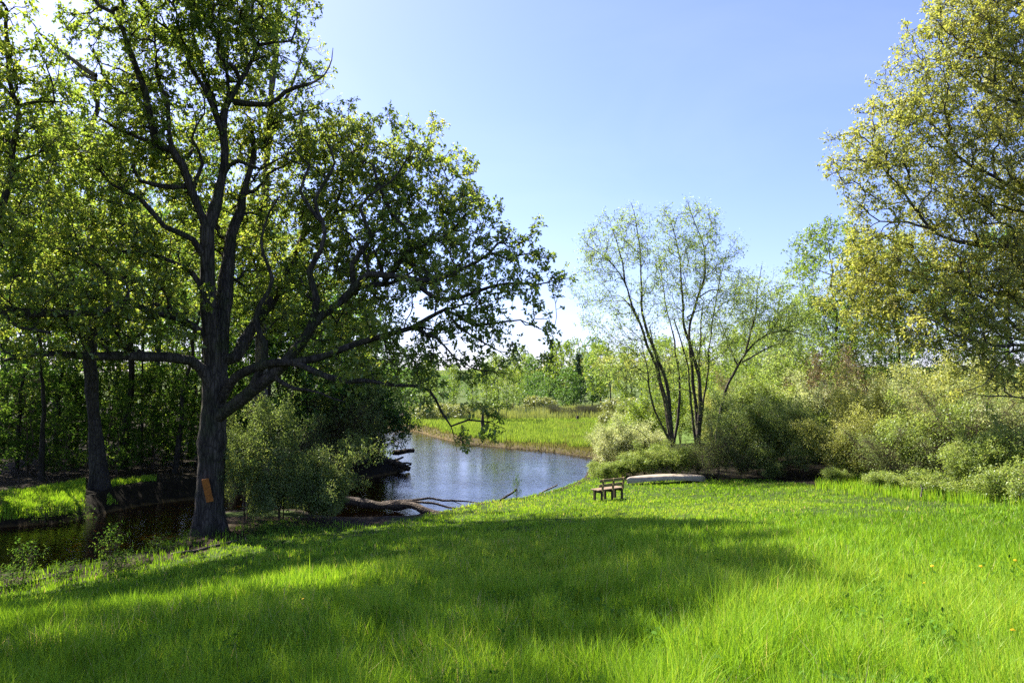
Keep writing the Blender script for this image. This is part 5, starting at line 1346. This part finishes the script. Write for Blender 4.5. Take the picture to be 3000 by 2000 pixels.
patch("meadow_grass", 110000, 1180, 1960, 50, 112, 0.30, 0.75, 0.0010, M['meadow'], lambda X, Y, z, n, u: (n > np.where(u > 1480, 6.0, 1.6) * smoothnoise(np.stack([X, Y], 1), 9, 4, 2)) & (X > -16) & (Y < 92 + 26 * smoothnoise(np.stack([X, Y], 1), 19, 9, 2)), 3)
patch("shore_sedge", 45000, 1180, 1860, 47, 100, 0.10, 0.40, 0.0009, M['sedge'], lambda X, Y, z, n, u: (n < np.where(u > 1480, 9.0, 3.2) * smoothnoise(np.stack([X, Y], 1), 9, 4, 2) + 0.3) & (X > -16), 4)
patch("dry_sedge", 14000, 1640, 1900, 62, 96, 0.30, 0.65, 0.0009, M['sedge'], lambda X, Y, z, n, u: smoothnoise(np.stack([X, Y], 1), 12, 6, 2) > 0.42, 14, tone=0.7)
patch("reeds", 60000, 1190, 1960, 92, 140, 0.7, 1.8, 0.0009, M['reed'], lambda X, Y, z, n, u: (Y > 90 + 26 * smoothnoise(np.stack([X, Y], 1), 19, 9, 2)) & (smoothnoise(np.stack([X, Y], 1), 20, 4, 2) > 0.25), 5, bend=0.2)
patch("dark_reeds", 22000, 1610, 1800, 112, 122, 1.2, 2.2, 0.0010, M['dark_sedge'], None, 6, bend=0.2)
patch("forest_grass", 40000, -150, 470, 26.5, 38, 0.12, 0.30, 0.0010, M['grass'], lambda X, Y, z, n, u: (n > 0.25) & (Y > 25) & (((u < 265) & (n < 3.0 + 2 * smoothnoise(np.stack([X, Y], 1), 15, 2.5, 2))) | ((u > 330) & (n < 2.6) & (smoothnoise(np.stack([X, Y], 1), 15, 1.8, 2) > 0.45))), 7, tone=0.5)
patch("bank_weeds", 6000, -150, 900, 16, 25, 0.08, 0.30, 0.0014, M['grass'], lambda X, Y, z, n, u: (n < 2.8) & (n > 0.15) & (smoothnoise(np.stack([X, Y], 1), 16, 1.2, 2) > 0.5), 8, tone=0.25)
patch("thicket_grass", 26000, 1720, 3150, 22, 42, 0.12, 0.42, 0.0010, M['grass'], lambda X, Y, z, n, u: ~in_poly(X, Y, LAWN) & (X > 4) & ((u < 1830) | (u > 2430)), 10, tone=0.55)

patch("edge_grass", 15000, 2380, 3150, 21.5, 34, 0.22, 0.55, 0.0010, M['grass'], lambda X, Y, z, n, u: (X > 12) & (poly_dist(X, Y, LAWN) < 1.6) & (smoothnoise(np.stack([X, Y], 1), 31, 0.9, 2) > 0.35), 11, tone=0.5)

# dandelions
def dandelion():
    root = thing("dandelion", (0, 0, 0), "small yellow dandelion open among the tall lawn grass", "flower", "dandelions in the lawn")
    V, F = [], []
    for r in range(3):
        for k in range(14):
            a = k * 0.4488 + r * 0.2; R = 0.024 - r * 0.006; zz = 0.006 + r * 0.006
            c, s = math.cos(a), math.sin(a); b = len(V)
            V += [(0, 0, zz), (c * R - s * 0.004, s * R + c * 0.004, zz + 0.004), (c * R * 1.1, s * R * 1.1, zz + 0.003), (c * R + s * 0.004, s * R - c * 0.004, zz + 0.004)]
            F.append((b, b + 1, b + 2, b + 3))
    me = bpy.data.meshes.new("flower_head"); me.from_pydata(V, [], F); me.update(); me.materials.append(M['petal'])
    fl = link("flower_head", me, root); fl.location = (0, 0, 0.23); fl.scale = (0.8, 0.8, 0.8)
    s = Skel(2); s.limb([(0, 0, 0), (0.004, 0, 0.12), (0, 0, 0.232)], 0.003, 0.003, step=0.05, wob=0)
    link("stem", s.mesh("stem", M['grass'], 0.003), root)
    return root
DD = dandelion()
for i, (u, v) in enumerate([(2960, 1638), (2994, 1836), (2966, 1852), (2722, 1712), (900, 1755), (2735, 1655), (2862, 1655)]):
    lo, hi = 2.0, 40.0
    for _ in range(40):                                          # where the view ray meets the lawn
        mid = (lo + hi) / 2; p = P(u, v, mid)
        if p[2] - 0.23 > H(p[0], p[1]): lo = mid
        else: hi = mid
    if i == 0: r = DD
    else:
        r = DD.copy(); COL.objects.link(r)
        for ch in children_of(DD):
            c2 = ch.copy(); COL.objects.link(c2); c2.parent = r
    p = P(u, v, lo); r.location = (p[0], p[1], H(p[0], p[1])); r.rotation_euler = (0.2, 0.1, i)
